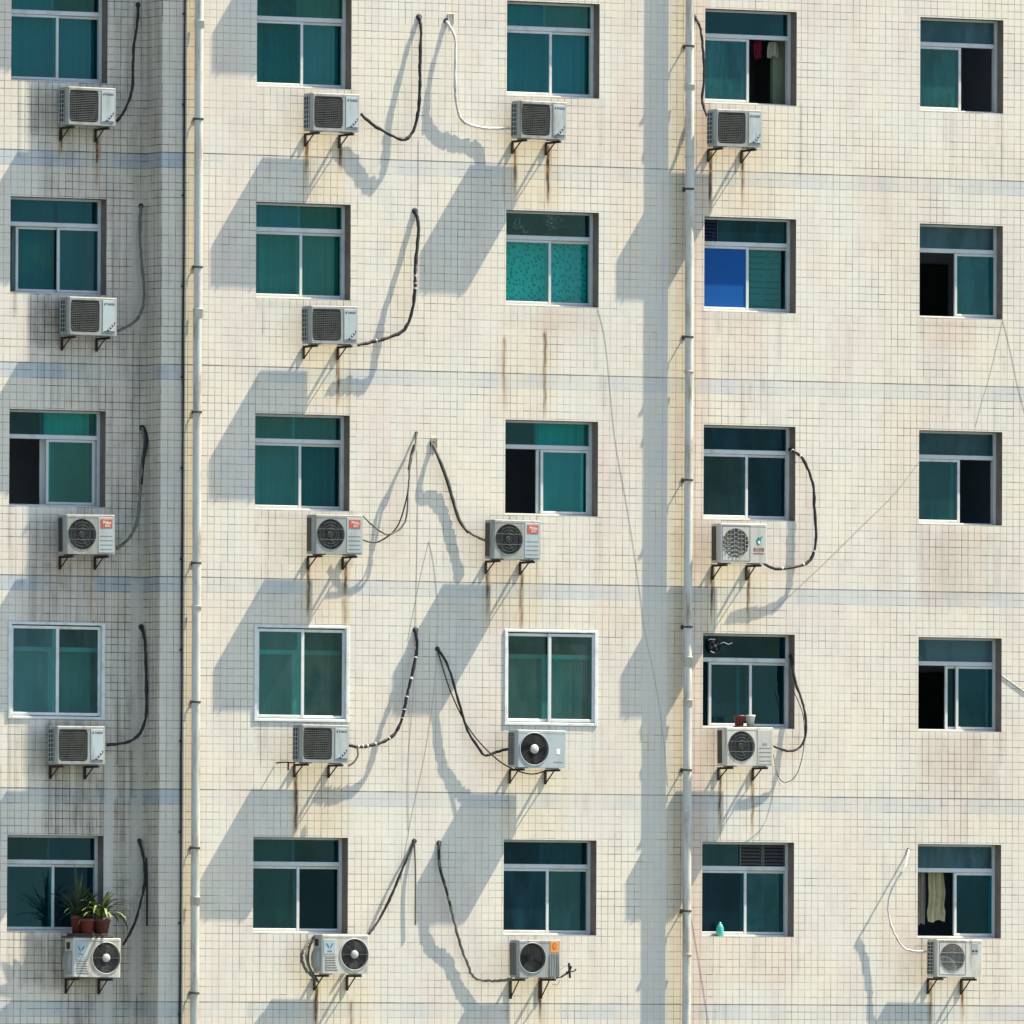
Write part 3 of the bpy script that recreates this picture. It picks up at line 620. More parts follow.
# curtains and blinds
curtain(0,0, .01,.99,.03,.98,'cur_w','teal tinted curtain filling the topmost window left of the wall corner')
curtain(0,1, .14,.58,.0,.98,'cur_m','grey curtain with a pale stripe behind the half-shut left sash, second window down', folds=.30)
curtain(0,1, .61,.97,.0,.98,'cur_m','grey striped curtain behind the right sash above the second left air conditioner', folds=.25)
curtain(0,2, .44,.95,.0,.98,'cur_b2','bright teal curtain drawn beside a black open sash left of the wall corner')
curtain(0,3, .03,.97,.3,.98,'cur_m','smooth teal-grey curtain in the white-framed window nearest the left edge', folds=.4)
curtain(1,0, .01,.99,.03,.98,'cur_w','closed teal curtain in the topmost window beside the left drainpipe')
curtain(1,1, .01,.99,.03,.98,'cur_w','closed teal curtain in the second window right of the left drainpipe')
curtain(1,2, .01,.99,.03,.98,'cur_m','dull teal curtain over a red-badged air conditioner with two cables')
curtain(1,3, .03,.97,.0,.98,'cur_d','dark green curtain in the white-framed window right of the left drainpipe', folds=.4)
curtain(1,4, .01,.50,.0,.98,'cur_d','dark teal curtain behind the left sash above a two-leaf badged air conditioner')
curtain(2,0, .01,.99,.03,.98,'cur_w','closed teal curtain in the middle column window with the white hose')
curtain(2,1, .01,.99,.28,.98,'cur_p','bright turquoise spotted curtain under a scratched dark transom', folds=.5, amp=.012)
curtain(2,2, .46,.97,.0,.98,'cur_b2','bright teal curtain in the half-open middle window above a red-badged air conditioner')
curtain(2,3, .03,.97,.27,.98,'cur_m','grey-green curtain in the white-framed window over the big black fan', folds=.22)
curtain(2,4, .52,.97,.0,.98,'cur_d','dark teal curtain behind the right sash above the orange-badged air conditioner')
curtain(3,1, .54,.97,.28,.98,'cur_b','dark streaked blind beside the bright blue board', folds=.6, amp=.008, name='blind')
curtain(3,1, .22,.97,.14,.26,'cur_m','pale swag curtain in the transom above the blue board', folds=.5)
curtain(3,3, .50,.535,.27,.98,'cur_b2','narrow turquoise strip of curtain between two dark panes above the pots', folds=.1, amp=.006)
curtain(3,4, .55,.97,.28,.98,'cur_d','deep green curtain below the louvred transom', folds=.3)

# ------------------------------------------------------------------ air conditioners
GAP, DEP = .17, .25
def bracket_mb(L=GAP+DEP+.0, drop=.18):
    b = MB(); t = .015
    b.bbox(-t, t, -.028, -.002, -drop, -.002, .003); b.bbox(-t*1.0, t*1.0, -L, -.030, -.032, -.002, .003)
    b.tube([(0, -.03, -drop*.90), (0, -L*.60, -.03)], .010, 6)
    return b
def footprint(W, y0, y1, r, n=5):
    pts = []
    for (cx, cy, a0) in ((-W/2+r, y1-r, 180), (-W/2+r, y0-r*0, 90)): pass
    # counter-clockwise from back-left: back-left, front-left (rounded), front-right (rounded), back-right
    P = [(-W/2, y1)]
    for k in range(n+1): a = math.pi + (math.pi/2)*k/n; P.append((-W/2+r+r*math.cos(a), y0+r+r*math.sin(a)))
    for k in range(n+1): a = 1.5*math.pi + (math.pi/2)*k/n; P.append((W/2-r+r*math.cos(a), y0+r+r*math.sin(a)))
    P.append((W/2, y1)); return P
def ac_shell(W, H, cm, fan, sup=2.0, r=.022, plate=None, rim=None):
    "casing: lid, base, sides and a front plate with the fan opening; fan = (cx, cz, radius)"
    y0, y1 = -(GAP+DEP), -GAP
    b = MB(); P = footprint(W, y0, y1, r); n = len(P); ch = .012
    def ringv(z, ins): return [(x*(1-ins/(W/2)), (y if y == y1 else y + ins*(1 if y < (y0+y1)/2 else 0)), z) for x, y in P]
    rings = [ringv(0, 0), ringv(H-ch, 0), ringv(H-ch*.3, ch*.35), ringv(H, ch)]
    V = [v for q in rings for v in q]; F = []
    fl = [i for i in range(n) if abs(P[i][1]-y0) < 1e-6 and abs(P[(i+1) % n][1]-y0) < 1e-6]
    for j in range(3):
        for i in range(n):
            if j == 0 and i in fl: continue
            F.append((j*n+i, j*n+(i+1) % n, (j+1)*n+(i+1) % n, (j+1)*n+i))
    b.add(V, F, 0); b.add(rings[3], [tuple(range(n))], 0); b.add(rings[0], [tuple(range(n))[::-1]], 0)
    # overhanging lid seam
    x0, x1 = -W/2+r, W/2-r
    b.plate_hole(x0, x1, 0, H-ch, y0, fan[0], fan[1], fan[2], 48, 0, .05, sup, 0)
    if rim: b.lathe([(fan[2]+.012, y0-.001), (fan[2]+.010, y0-.009), (fan[2], y0-.009), (fan[2]-.002, y0+.01)], (fan[0], 0, fan[1]), 48, 0, 'y')
    for zz in (H-.045,): b.box(x0+.004, x1-.004, y0-.0016, y0+.001, zz, zz+.004, 1)
    for fx in (-W*.32, W*.30): b.bbox(fx-.05, fx+.05, y0+.03, y1-.01, -.014, -.001, .004, 1)
    return b
def shroud(fan, back=.11, k=1.02):
    b = MB(); y0 = -(GAP+DEP)
    b.lathe([(fan[2]*k, y0+.006), (fan[2]*k, y0+back), (.001, y0+back)], (fan[0], 0, fan[1]), 40, 0, 'y'); return b
def blades(fan, nb=3, hub=.22, y=.055, twist=.5, a0=.5):
    b = MB(); R = fan[2]*.93; h = fan[2]*hub; yb = -(GAP+DEP)+y
    b.lathe([(.001, yb-.02), (h*.8, yb-.02), (h, yb-.010), (h, yb+.03)], (fan[0], 0, fan[1]), 20, 0, 'y')
    for k in range(nb):
        V = []; N = 10
        for i in range(N+1):
            t = i/N; r_ = h*.95+(R-h)*t
            for s_ in (-1, 0, 1):
                a = a0 + 2*math.pi*k/nb + s_*(.42+.22*t) + .35*t
                V.append((fan[0]+r_*math.cos(a), yb+.012+s_*.022*(1-.2*t), fan[1]+r_*math.sin(a)))
        F = []
        for i in range(N):
            for j in range(2): q = i*3+j; F.append((q, q+1, q+4, q+3))
        b.add(V, F, 1, True); b.add([(x, yy+.004, z) for x, yy, z in V], [f[::-1] for f in F], 1, True)
    return b
def guard(fan, rings=0, spokes=0, vert=0, horiz=0, r=.003, sq=False, dy=.004, hubr=0.0, spiral=0):
    b = MB(); y = -(GAP+DEP)-dy; cx, cz, R = fan
    for k in range(rings):
        q = R*(k+1)/rings*.985; b.tube([(cx+q*math.cos(a), y, cz+q*math.sin(a)) for a in np.linspace(0, 2*math.pi, 41)], r, 5, 0, False)
    for k in range(spokes):
        a = 2*math.pi*k/spokes + .0; a2 = a + spiral
        b.tube([(cx+q*math.cos(a+(a2-a)*q/R), y-.002, cz+q*math.sin(a+(a2-a)*q/R)) for q in np.linspace(hubr, R*1.01, 7)], r*1.2, 5)
    for k in range(vert):
        x = -R+2*R*(k+1)/(vert+1); hz = R*.99 if sq else math.sqrt(max(R*R-x*x, 0))
        b.tube([(cx+x, y-.003, cz-hz), (cx+x, y-.003, cz+hz)], r, 5)
    for k in range(horiz):
        z = -R+2*R*(k+1)/(horiz+1); hx = R*.99 if sq else math.sqrt(max(R*R-z*z, 0))
        b.tube([(cx-hx, y-.006, cz+z), (cx+hx, y-.006, cz+z)], r, 5)
    if hubr: b.lathe([(.001, y-.016), (hubr*.85, y-.014), (hubr, y-.006), (hubr, y+.01)], (cx, 0, cz), 24, 1, 'y')
    return b
def coil_side(W, H, cells=6, frac=.62, vbars=1):
    "left end: dark coil let into the side with a pale wire guard"
    y0, y1 = -(GAP+DEP), -GAP; ya, yb = y1-DEP*frac, y1-.01
    b = MB(); b.box(-W/2-.003, -W/2+.01, ya, yb, .035, H-.04)
    g = MB(); x = -W/2-.006
    for k in range(cells+1): z = .035+(H-.075)*k/cells; g.box(x-.004, x+.002, ya, yb, z-.004, z+.004)
    for k in range(vbars+2): yy = ya+(yb-ya)*k/(vbars+1); g.box(x-.007, x-.001, yy-.003, yy+.003, .033, H-.038)
    return b, g
def rect(x0, x1, z0, z1, pr=.003): 
    b = MB(); y0 = -(GAP+DEP); b.bbox(x0, x1, y0-pr, y0+.002, z0, z1, .002); return b
YF = -(GAP+DEP)
def finish(root, W, drop=.18, bx=(-.36, .36)):
    for q in bx:
        o = bracket_mb(drop=drop).build('bracket', 'iron', root); o.location = (W*q, 0, -.014)
def ac_A(root, W=.705, H=.50):
    R = .212; f = (-W*.165, H*.50, R)
    ac_shell(W, H, 'casing', f, sup=11.0).build('casing', ['casing', 'wire_l'], root)
    b = MB(); y = YF+.03; b.box(f[0]-R*1.02, f[0]+R*1.02, y+.05, y+.06, f[1]-R*1.02, f[1]+R*1.02); b.lathe([(R*.90, y+.049), (R*.90, y+.046), (.001, y+.046)], (f[0], 0, f[1]), 32, 1, 'y'); b.build('fan_shroud', ['mesh_dark', 'dark'], root)
    blades(f, 3, .22, .040).build('fan', ['blade_d', 'blade_d'], root)
    guard(f, 0, 0, 13, 17, .0030, True, -.012).build('fan_guard', ['wire_m', 'wire_m'], root)
    c, g = coil_side(W, H, 7); c.build('coil', 'coil', root); g.build('coil_guard', 'panel', root)
    p = rect(W*.20, W*.455, H*.09, H*.92, .006).build('service_panel', 'panel', root)
    tr = MB(); x = W*.225; z = H*.84; tr.slab([(x, z), (x+.032, z+.012), (x+.010, z-.030)], YF-.0075, YF-.005); tr.build('emblem', 'ink', p)
    text('DAIKIN', .040, 'ink', (W*.36, YF-.007, H*.825), p, .86)
    s = MB()
    s.slab([(W*.27, H*.115), (W*.33, H*.115), (W*.45, H*.30), (W*.45, H*.37), (W*.42, H*.33)], YF-.0075, YF-.005)
    s.slab([(W*.225, H*.10), (W*.45, H*.10), (W*.45, H*.118), (W*.225, H*.118)], YF-.0072, YF-.005)
    s.build('stripe', 'ink', p)
    t = MB(); 
    for k in range(3): t.slab([(W*(.315+.042*k), H*(.145+.066*k)), (W*(.333+.042*k), H*(.145+.066*k)), (W*(.345+.042*k), H*(.19+.066*k)), (W*(.327+.042*k), H*(.18+.066*k))], YF-.0088, YF-.007)
    t.build('stripe_mark', 'white', p)
    finish(root, W)
def ac_B(root, W=.715, H=.52, cm='casing', badge=True):
    R = .205; f = (-W*.175, H*.50, R)
    ac_shell(W, H, cm, f).build('casing', [cm, 'wire'], root)
    shroud(f).build('fan_shroud', 'mesh_dark', root); blades(f, 3, .24, .045, a0=3.4).build('fan', ['blade', 'blade'], root)
    guard(f, 5, 0, 3, 2, .0020).build('fan_guard', ['wire', 'wire'], root)
    c, g = coil_side(W, H, 1, .55, 0); c.build('coil', 'coil', root)
    p = rect(W*.155, W*.462, H*.04, H*.93, .004).build('service_panel', 'panel' if cm == 'casing' else 'casing_w', root)
    l = MB()
    for q in (.46, .35, .24, .13): l.bbox(W*.185, W*.44, YF-.0065, YF-.003, H*q-.003, H*q+.003, .001)
    l.build('panel_groove', 'wire', p)
    if badge:
        b = MB(); b.bbox(W*.20, W*.435, YF-.007, YF-.003, H*.66, H*.885, .001); bd = b.build('badge', 'red', p)
        text('Midea', .062, 'white', (W*.325, YF-.0085, H*.80), p, .80); text('美的', .040, 'white', (W*.335, YF-.0085, H*.712), p)
    else: text('美的', .045, 'ink_g', (W*.31, YF-.006, H*.56), p, .8)
    finish(root, W)
def ac_C(root, W=.70, H=.515):
    R = .203; f = (W*.19, H*.49, R)
    ac_shell(W, H, 'casing_w', f, rim=True).build('casing', ['casing_w', 'wire'], root)
    shroud(f).build('fan_shroud', 'dark', root); blades(f, 3, .26, .045).build('fan', ['blade_d', 'blade_d'], root)
    guard(f, 12, 8, 0, 0, .0017, hubr=.055).build('fan_guard', ['wire', 'hub'], root)
    p = rect(-W*.455, -W*.215, H*.50, H*.88, .004).build('badge', 'panel', root)
    lf = MB()
    for sg in (-1, 1):
        c0 = (-W*.335, H*.665)
        pts = [(c0[0]+sg*.008, c0[1]-.012), (c0[0]+sg*.022, c0[1]+.004), (c0[0]+sg*.048, c0[1]+.040), (c0[0]+sg*.054, c0[1]+.062), (c0[0]+sg*.034, c0[1]+.052), (c0[0]+sg*.014, c0[1]+.024)]
        lf.slab(pts if sg > 0 else pts[::-1], YF-.006, YF-.003)
    lf.build('emblem', 'ink_b', p); text('CHIGO', .022, 'ink_b', (-W*.335, YF-.0055, H*.575), p)
    v = MB()
    for k in range(6): v.bbox(-W*.43, -W*(.215-(.012 if k in (2,3) else .03 if k == 1 else .05 if k == 0 else 0)), YF-.003, YF+.001, H*(.08+.062*k), H*(.08+.062*k)+.011, .001)
    v.build('vent_slot', 'wire', root)
    g = MB(); g.box(-W*.475, -W*.18, YF-.002, YF+.001, H*.44, H*.446); g.build('panel_groove', 'wire', root)
    c = MB(); x = -W/2
    # valve cover on the left end: bulging below, with a dark hand hole above
    V = []; prof = [(0.0, .03), (.0, .045), (.045, .10), (.055, .20), (.040, .28), (.0, .34)]
    for (o_, z) in prof: V += [(x-o_-.001, -GAP-.035, z), (x-o_-.001, -GAP-DEP+.035, z)]
    F = [(2*i, 2*i+1, 2*i+3, 2*i+2) for i in range(len(prof)-1)]
    c.add(V, F, 0, True); c.add([V[2*i] for i in range(len(prof))], [tuple(range(len(prof)))], 0); c.add([V[2*i+1] for i in range(len(prof))], [tuple(range(len(prof)))[::-1]], 0)
    c.build('valve_cover', 'casing', root)
    h = MB(); h.bbox(x-.004, x+.004, -GAP-DEP*.62, -GAP-.05, H*.70, H*.88, .002); h.build('hand_hole', 'dark', root)
    finish(root, W, .21, (-.36, .33))
def ac_D(root, W=.745, H=.50):
    R = .212; f = (-W*.155, H*.49, R)
    ac_shell(W, H, 'panel', f, rim=True).build('casing', ['panel', 'casing'], root)
    shroud(f).build('fan_shroud', 'dark', root); blades(f, 4, .3, .045).build('fan', ['blade_d', 'blade_d'], root)
    guard(f, 15, 6, 0, 0, .0019, hubr=.062, spiral=.5).build('fan_guard', ['dark', 'hub'], root)
    c, g = coil_side(W, H, 17, .66, 1); c.build('coil', 'coil', root); g.build('coil_guard', 'wire_l', root)
    p = rect(W*.29, W*.36, H*.36, H*.50, .003).build('badge', 'white', root)
    l = MB(); l.bbox(W*.24, W*.43, YF-.003, YF, H*.15, H*.16, .001); l.build('panel_groove', 'wire', root)
    finish(root, W, .20)
def ac_E(root, W=.635, H=.50):
    R = .195; f = (-W*.175, H*.52, R)
    ac_shell(W, H, 'casing', f, rim=True).build('casing', ['casing', 'wire'], root)
    shroud(f).build('fan_shroud', 'dark', root); blades(f, 3, .22, .045, a0=4.2).build('fan', ['blade_d', 'blade'], root)
    guard(f, 14, 0, 2, 0, .0016).build('fan_guard', ['dark', 'wire'], root)
    c, g = coil_side(W, H, 16, .66, 1); c.build('coil', 'coil', root); g.build('coil_guard', 'wire_l', root)
    b = rect(W*.25, W*.45, H*.66, H*.96, .004).build('badge', 'orange', root)
    q = MB(); 
    pts = [(W*.345+.030*math.cos(a), H*.83+.047*math.sin(a)) for a in np.linspace(0, 2*math.pi, 15)[:-1]]
    q.slab(pts, YF-.0055, YF-.003); q.build('emblem', 'red', b)
    q = MB(); q.slab([(W*.345+.020*math.cos(a), H*.83+.034*math.sin(a)) for a in np.linspace(0, 2*math.pi, 15)[:-1]], YF-.007, YF-.005); q.build('emblem_centre', 'orange', b)
    r_ = MB()
    for k in range(6): r_.bbox(W*(.235+.040*k), W*(.235+.040*k)+.012, YF-.009, YF+.001, H*.03, H*.64, .003)
    r_.build('panel_rib', 'casing', root)
    finish(root, W, .27, (-.36, .36))
def ac_F(root, W=.72, H=.53):
    R = .195; f = (-W*.17, H*.505, R)
    ac_shell(W, H, 'casing_w', f).build('casing', ['casing_w', 'wire'], root)
    shroud(f, .022).build('fan_shroud', 'mesh_grey', root)
    guard(f, 0, 0, 6, 0, .0046).build('fan_guard', ['wire_l', 'wire_l'], root)
    g2 = MB(); cx, cz, _ = f
    for k in range(7):
        x = -R+2*R*(k+.5)/7; hz = math.sqrt(max(R*R-x*x, 0)); z = -hz+.02+(k % 2)*.028
        while z < hz-.01: g2.tube([(cx+x-R/7, YF-.004, cz+z), (cx+x+R/7, YF-.004, cz+z)], .0038, 5); z += .056
    g2.build('fan_guard_bar', 'wire_l', root)
    l = MB(); x0, x1, z0, z1 = -W*.455, W*.135, H*.05, H*.95
    for (a, b_, c, d) in ((x0, x1, z0, z0+.005), (x0, x1, z1-.005, z1), (x0, x0+.005, z0, z1), (x1-.005, x1, z0, z1)): l.bbox(a, b_, YF-.003, YF+.001, c, d, .001)
    l.build('panel_groove', 'wire', root)
    c, g = coil_side(W, H, 1, .55, 0); c.build('coil', 'coil', root)
    e = MB(); c0 = (W*.315, H*.56)
    e.slab([(c0[0]+.040*math.cos(a)*(.9 if math.sin(a) > 0 else .8), c0[1]+.050*math.sin(a)) for a in np.linspace(0, 2*math.pi, 19)[:-1]], YF-.004, YF)
    e.slab([(c0[0]-.005, c0[1]+.040), (c0[0]+.030, c0[1]+.030), (c0[0]+.070, c0[1]+.072)], YF-.0045, YF-.001)
    em = e.build('emblem', 'ink_t', root)
    e = MB(); e.slab([(c0[0]+.004+.016*math.cos(a), c0[1]-.016+.020*math.sin(a)) for a in np.linspace(0, 2*math.pi, 13)[:-1]], YF-.0055, YF-.003); e.build('emblem_centre', 'white', em)
    text('春兰空调', .056, 'ink_r', (W*.315, YF-.002, H*.335), root, .72)
    u = MB(); u.bbox(W*.20, W*.43, YF-.003, YF, H*.235, H*.255, .001); u.build('emblem_bar', 'ink_r', root)
    finish(root, W, .21)
def ac_G(root, W=.715, H=.51):
    R = .190; f = (-W*.155, H*.515, R)
    ac_shell(W, H, 'casing_w', f).build('casing', ['casing_w', 'wire'], root)
    shroud(f, .035).build('fan_shroud', 'mesh_grey', root)
    guard(f, 9, 0, 3, 2, .0022).build('fan_guard', ['wire_l', 'wire_l'], root)
    l = MB(); x0, x1, z0, z1 = -W*.44, W*.135, H*.06, H*.95
    for (a, b_, c, d) in ((x0, x1, z0, z0+.005), (x0, x1, z1-.005, z1), (x0, x0+.005, z0, z1), (x1-.005, x1, z0, z1)): l.bbox(a, b_, YF-.003, YF+.001, c, d, .001)
    l.build('panel_groove', 'wire', root)
    c, g = coil_side(W, H, 9, .7, 1); c.build('coil', 'coil', root); g.build('coil_guard', 'casing_w', root)
    p = rect(W*.25, W*.40, H*.62, H*.90, .003).build('badge', 'ink_g', root)
    q = MB(); q.bbox(W*.265, W*.315, YF-.0045, YF-.002, H*.67, H*.72, .001); q.bbox(W*.335, W*.385, YF-.0045, YF-.002, H*.67, H*.72, .001); q.build('badge_mark', 'ink', p)
    finish(root, W, .22)
MAKE = {'A': (ac_A, .705), 'B': (ac_B, .715), 'W': (lambda r: ac_B(r, .73, .515, 'casing_w', False), .73), 'C': (ac_C, .70), 'D': (ac_D, .745), 'E': (ac_E, .635), 'F': (ac_F, .72), 'G': (ac_G, .715)}
PROTO = {}
AC_POS = {}
def place_ac(key, typ, uS, uR, vB, yw, label):
    "uS: back left edge, uR: front right edge, vB: front bottom edge in the survey photo"
    xl, xr = at(uS, vB, yw-GAP).x, at(uR, vB, yw-GAP-DEP).x
    zb = at((uS+uR)/2, vB, yw-GAP-DEP).z; loc = Vector(((xl+xr)/2, yw-.003, zb))
    if typ not in PROTO:
        o = empty('air_conditioner', loc); MAKE[typ][0](o); PROTO[typ] = o
    else:
        o = copy_tree(PROTO[typ]); o.location = loc
    o.rotation_euler = (0, math.radians(random.Random(int(key)*7).uniform(-.7, .7)), 0)
    tag(o, label, 'air conditioner', 'air conditioners on the facade'); AC_POS[key] = (loc, MAKE[typ][1]); return o
place_ac('11','A', 59,116,125, YR, 'weathered grey air conditioner with rust streaks below, topmost left of the wall corner')
place_ac('12','A', 59.5,117.7,335, YR, 'grey square-mesh air conditioner linked to a dusty grey hose, left of the corner')
place_ac('13','B', 57.3,116,554, YR, 'stained red-badged air conditioner left of the wall corner')
place_ac('14','A', 47.8,106,764, YR, 'grey air conditioner below the white-framed window left of the corner')
place_ac('15','C', 64,121,977, YR, 'white air conditioner with a two-leaf badge carrying potted plants')
place_ac('21','A', 304,359.8,131, 0, 'grey square-mesh air conditioner below the topmost window beside the left drainpipe')
place_ac('22','A', 302,358.5,343.5, 0, 'grey square-mesh air conditioner whose hose curves up in a J')
place_ac('23','B', 306.7,363,554, 0, 'red-badged air conditioner with two thin cables looping off its right end')
place_ac('24','A', 292.5,349.5,762.5, 0, 'grey air conditioner with white-taped black hose and an iron hook at its left')
place_ac('25','C', 313,369,973.5, 0, 'white air conditioner with a two-leaf badge and loose pipe bundle at its left')
place_ac('31','A', 511.5,566.5,138.5, 0, 'grey square-mesh air conditioner fed by the white hose')
place_ac('33','B', 484.5,541,559, 0, 'red-badged air conditioner below a half-open window, hose entering its left end')
place_ac('34','D', 508.2,566.5,767.5, 0, 'pale blue air conditioner with a big black fan and white hub')
place_ac('35','E', 510,560.8,977.4, 0, 'small air conditioner with an orange badge and ribbed panel')
place_ac('41','A', 707,762.5,146.5, 0, 'grey square-mesh air conditioner right beside the right drainpipe')
place_ac('43','F', 711,767.6,562.8, 0, 'clean white air conditioner with a teal emblem and red lettering')
place_ac('44','W', 717,774,765.6, 0, 'white air conditioner holding a red pot and a white cup')
place_ac('55','G', 926.7,982.8,977, 0, 'white air conditioner with a small grey badge below hanging clothes')
# one floor up, above the photo's edge: their shadows reach into it
place_ac('10','A', 60,117,-88, YR, 'grey air conditioner above the topmost window left of the wall corner')
place_ac('20','A', 305,361,-82, 0, 'grey air conditioner one floor above the photo, beside the left drainpipe')

# ------------------------------------------------------------------ hoses
def depth_fn(n, d1, dend):
    xs = [0, .10, .35, .8, 1.0]; ys = [0.004, .06*d1/.13, d1, d1*1.05, dend]
    return [float(np.interp(i/(n-1), xs, ys)) for i in range(n)]
def hose(pts, mat, label, yw=0.0, r=.021, d1=.13, dend=.13, ds=None, band=None, name='insulated_hose', collar=True, cat='hose', group='hoses from the wall to the air conditioners', extra=None, wob=0.0):
    n = len(pts); ds = ds or depth_fn(n, d1, dend)
    P = [at(u, v, yw-d) for (u, v), d in zip(pts, ds)]
    if yw > .3: P = [Vector((min(p.x, XS-.035), p.y, p.z)) for p in P]
    base = Vector((P[0].x, yw, P[0].z)); path = smooth_path([p-base for p in P], 7)
    if wob:
        for i, p in enumerate(path): p.x += wob*math.sin(i*1.9); p.z += wob*math.sin(i*2.7+1)
    b = MB(); rq = random.Random(int(P[0].x*100)); rr = [r*(1+.10*math.sin(i*1.3)+.08*math.sin(i*.47+1)+rq.uniform(-.10, .12)) for i in range(len(path))]
    for i in range(2, len(path)-2): path[i] += Vector((rq.uniform(-.004, .004), rq.uniform(-.003, .003), rq.uniform(-.004, .004)))
    b.tube(path, rr, 8); o = b.build(name, mat, None, base)
    tag(o, label, cat, group)
    if collar: c = MB(); c.lathe([(.001, -.012), (r*1.7, -.012), (r*2.0, -.003), (r*2.0, .004)], (0, 0, 0), 12, 0, 'y'); c.build('wall_collar', 'dark', o)
    if band:
        for q in band:
            i = min(int(q*(len(path)-2)), len(path)-2); a, e = path[i], path[i+1]; bb = MB(); bb.tube([a.lerp(e, .2), a.lerp(e, .75)], r*1.28, 8); bb.build('tape', 'hose_w', o)
    for (ep, em, er, eds) in (extra or []):
        Q = [at(u, v, yw-d)-base for (u, v), d in zip(ep, eds)]; e = MB(); e.tube(smooth_path(Q, 6), er, 6); e.build('cable', em, o)
    return o
hose([(138,5),(137.5,20),(134,45),(133,68),(132,90),(125,110),(117,121)], 'hose_k', 'black hose hanging by the wall corner, running to the topmost left air conditioner', YR, .019, .10, .2)
hose([(141,206),(140,235),(141.5,262),(144,295),(140,315),(130,325),(118,331)], 'hose_g', 'dusty grey hose hanging by the wall corner', YR, .019, .12, .2)
hose([(144,428),(146,440),(142,465),(140,495),(137.5,520),(130,537),(117,549)], 'hose_g', 'half black, half dusty hose beside the wall corner at the red-badged air conditioner', YR, .022, .14, .2, extra=[([(144,428),(146.5,440),(143,462),(141,485)], 'hose_k', .024, [.01,.12,.14,.14])])
hose([(142,627),(147,640),(147,680),(146,715),(140,733),(128,742),(107,745)], 'hose_k', 'black hose beside the wall corner, below-right of the white-framed left window', YR, .020, .17, .2)
hose([(139.5,841),(146,858),(146.5,880),(140,905),(134,925),(123,945)], 'hose_k', 'forked black hose beside the potted plants at the wall corner', YR, .018, .15, .18, extra=[([(146,858),(147,885),(147,926)], 'hose_k', .014, [.15,.17,.17])])
hose([(419,17),(421,30),(420,62),(420,85),(418.5,110),(413.5,130),(405,139.5),(391,135),(373.5,125),(361,114)], 'hose_k', 'black hose sagging in a deep U from the wall to the topmost middle-left air conditioner', 0, .022, ds=[.004,.06,.11,.135,.135,.13,.13,.12,.10,.10])
hose([(415,211),(418.5,225),(416.5,255),(415,272),(415,290),(411,315),(402.5,331),(385,338.7),(372,342),(358,345)], 'hose_k', 'black hose curving in a J to the second air conditioner by the left drainpipe', 0, .023, ds=[.004,.06,.11,.14,.155,.16,.15,.13,.12,.12], band=[.36,.41,.45,.86])
hose([(416.5,433),(414.5,450),(410,462),(408.5,490),(405,522),(390,534),(377,529),(363,516)], 'hose_g', 'pair of thin dark cables looping to the red-badged air conditioner by the left drainpipe', 0, .012, .15, .14,
     extra=[([(410,460),(408,490),(403,512),(397,527),(387,537),(375,542.5),(363,540)], 'hose_k', .010, [.11,.13,.14,.14,.14,.14,.15]), ([(414.5,445),(411.5,455),(409,470)], 'hose_k', .020, [.05,.08,.10])])
hose([(415.5,630),(417,645),(415,662),(409,687),(405,705),(402.5,717),(396,732),(385,741),(370,745.5),(359,747),(348,745)], 'hose_k', 'black hose bound with white tape, beside the white-framed window', 0, .022, .13, .13, band=[.18,.27,.36,.44,.52,.68,.77,.84,.88,.92],
     extra=[([(357,747),(358,755),(354,762),(348,766)], 'hose_g', .013, [.22,.22,.22,.2])])
hose([(414.5,841),(405,863),(392.5,893),(380,918),(369,934)], 'hose_k', 'straight black hose slanting down behind the lower two-leaf badged air conditioner', 0, .018, .08, .15, extra=[([(414.5,842),(415.5,873),(415.3,925)], 'hose_g', .012, [.01,.05,.05])])
hose([(313,938),(305,947),(301.5,958),(306,970),(314,977),(318,982)], 'hose_g', 'loose bundle of grey pipes at the left end of the two-leaf badged air conditioner', 0, .020, ds=[.22,.26,.26,.25,.22,.2], collar=False, wob=.008, name='pipe_bundle', cat='pipe bundle',
     extra=[([(314,936),(309,950),(309,965),(317,980)], 'hose_k', .012, [.24,.28,.28,.24]), ([(312,942),(306,955),(311,972),(316,978)], 'hose_g', .014, [.2,.3,.27,.24])])
hose([(446,21),(455,39),(455,75),(456,102),(462,120),(476,126.5),(491,128.7),(512,128.5)], 'hose_w', 'white hose dropping from a small open wall box', 0, .019, ds=[.004,.10,.12,.09,.06,.055,.06,.12])
hose([(432.5,444),(440,460),(447.5,480),(454,502),(460,520),(469,532),(487,541)], 'hose_g', 'dark hose falling from a wall box to the half-open window\'s air conditioner', 0, .020, ds=[.004,.09,.055,.04,.045,.06,.11], extra=[([(432.5,444),(439.5,462),(446.5,481),(453,503),(459,521),(468,533)], 'hose_k', .013, [.01,.09,.055,.04,.045,.06])])
hose([(437.5,649),(447.5,665),(457.5,697.5),(467.5,730),(480,750),(486,755.5),(497,752),(511,748)], 'hose_k', 'pair of black cables sweeping down to the big black fan air conditioner', 0, .018, .10, .18,
     extra=[([(438,652),(450,690),(465,722),(482,745),(505,765),(530,774),(548,770)], 'hose_k', .009, [.02,.07,.10,.13,.18,.2,.2])])
hose([(439,843),(440,868),(447.5,893),(452.5,915),(459,940),(467.5,963),(475,977.5),(495,981),(512,979)], 'hose_g', 'ragged grey hose running down to the orange-badged air conditioner', 0, .019, ds=[.004,.06,.10,.09,.055,.05,.05,.08,.13], wob=.006, extra=[([(439,845),(440,868),(447,892),(452,912)], 'hose_k', .020, [.01,.06,.10,.09])])
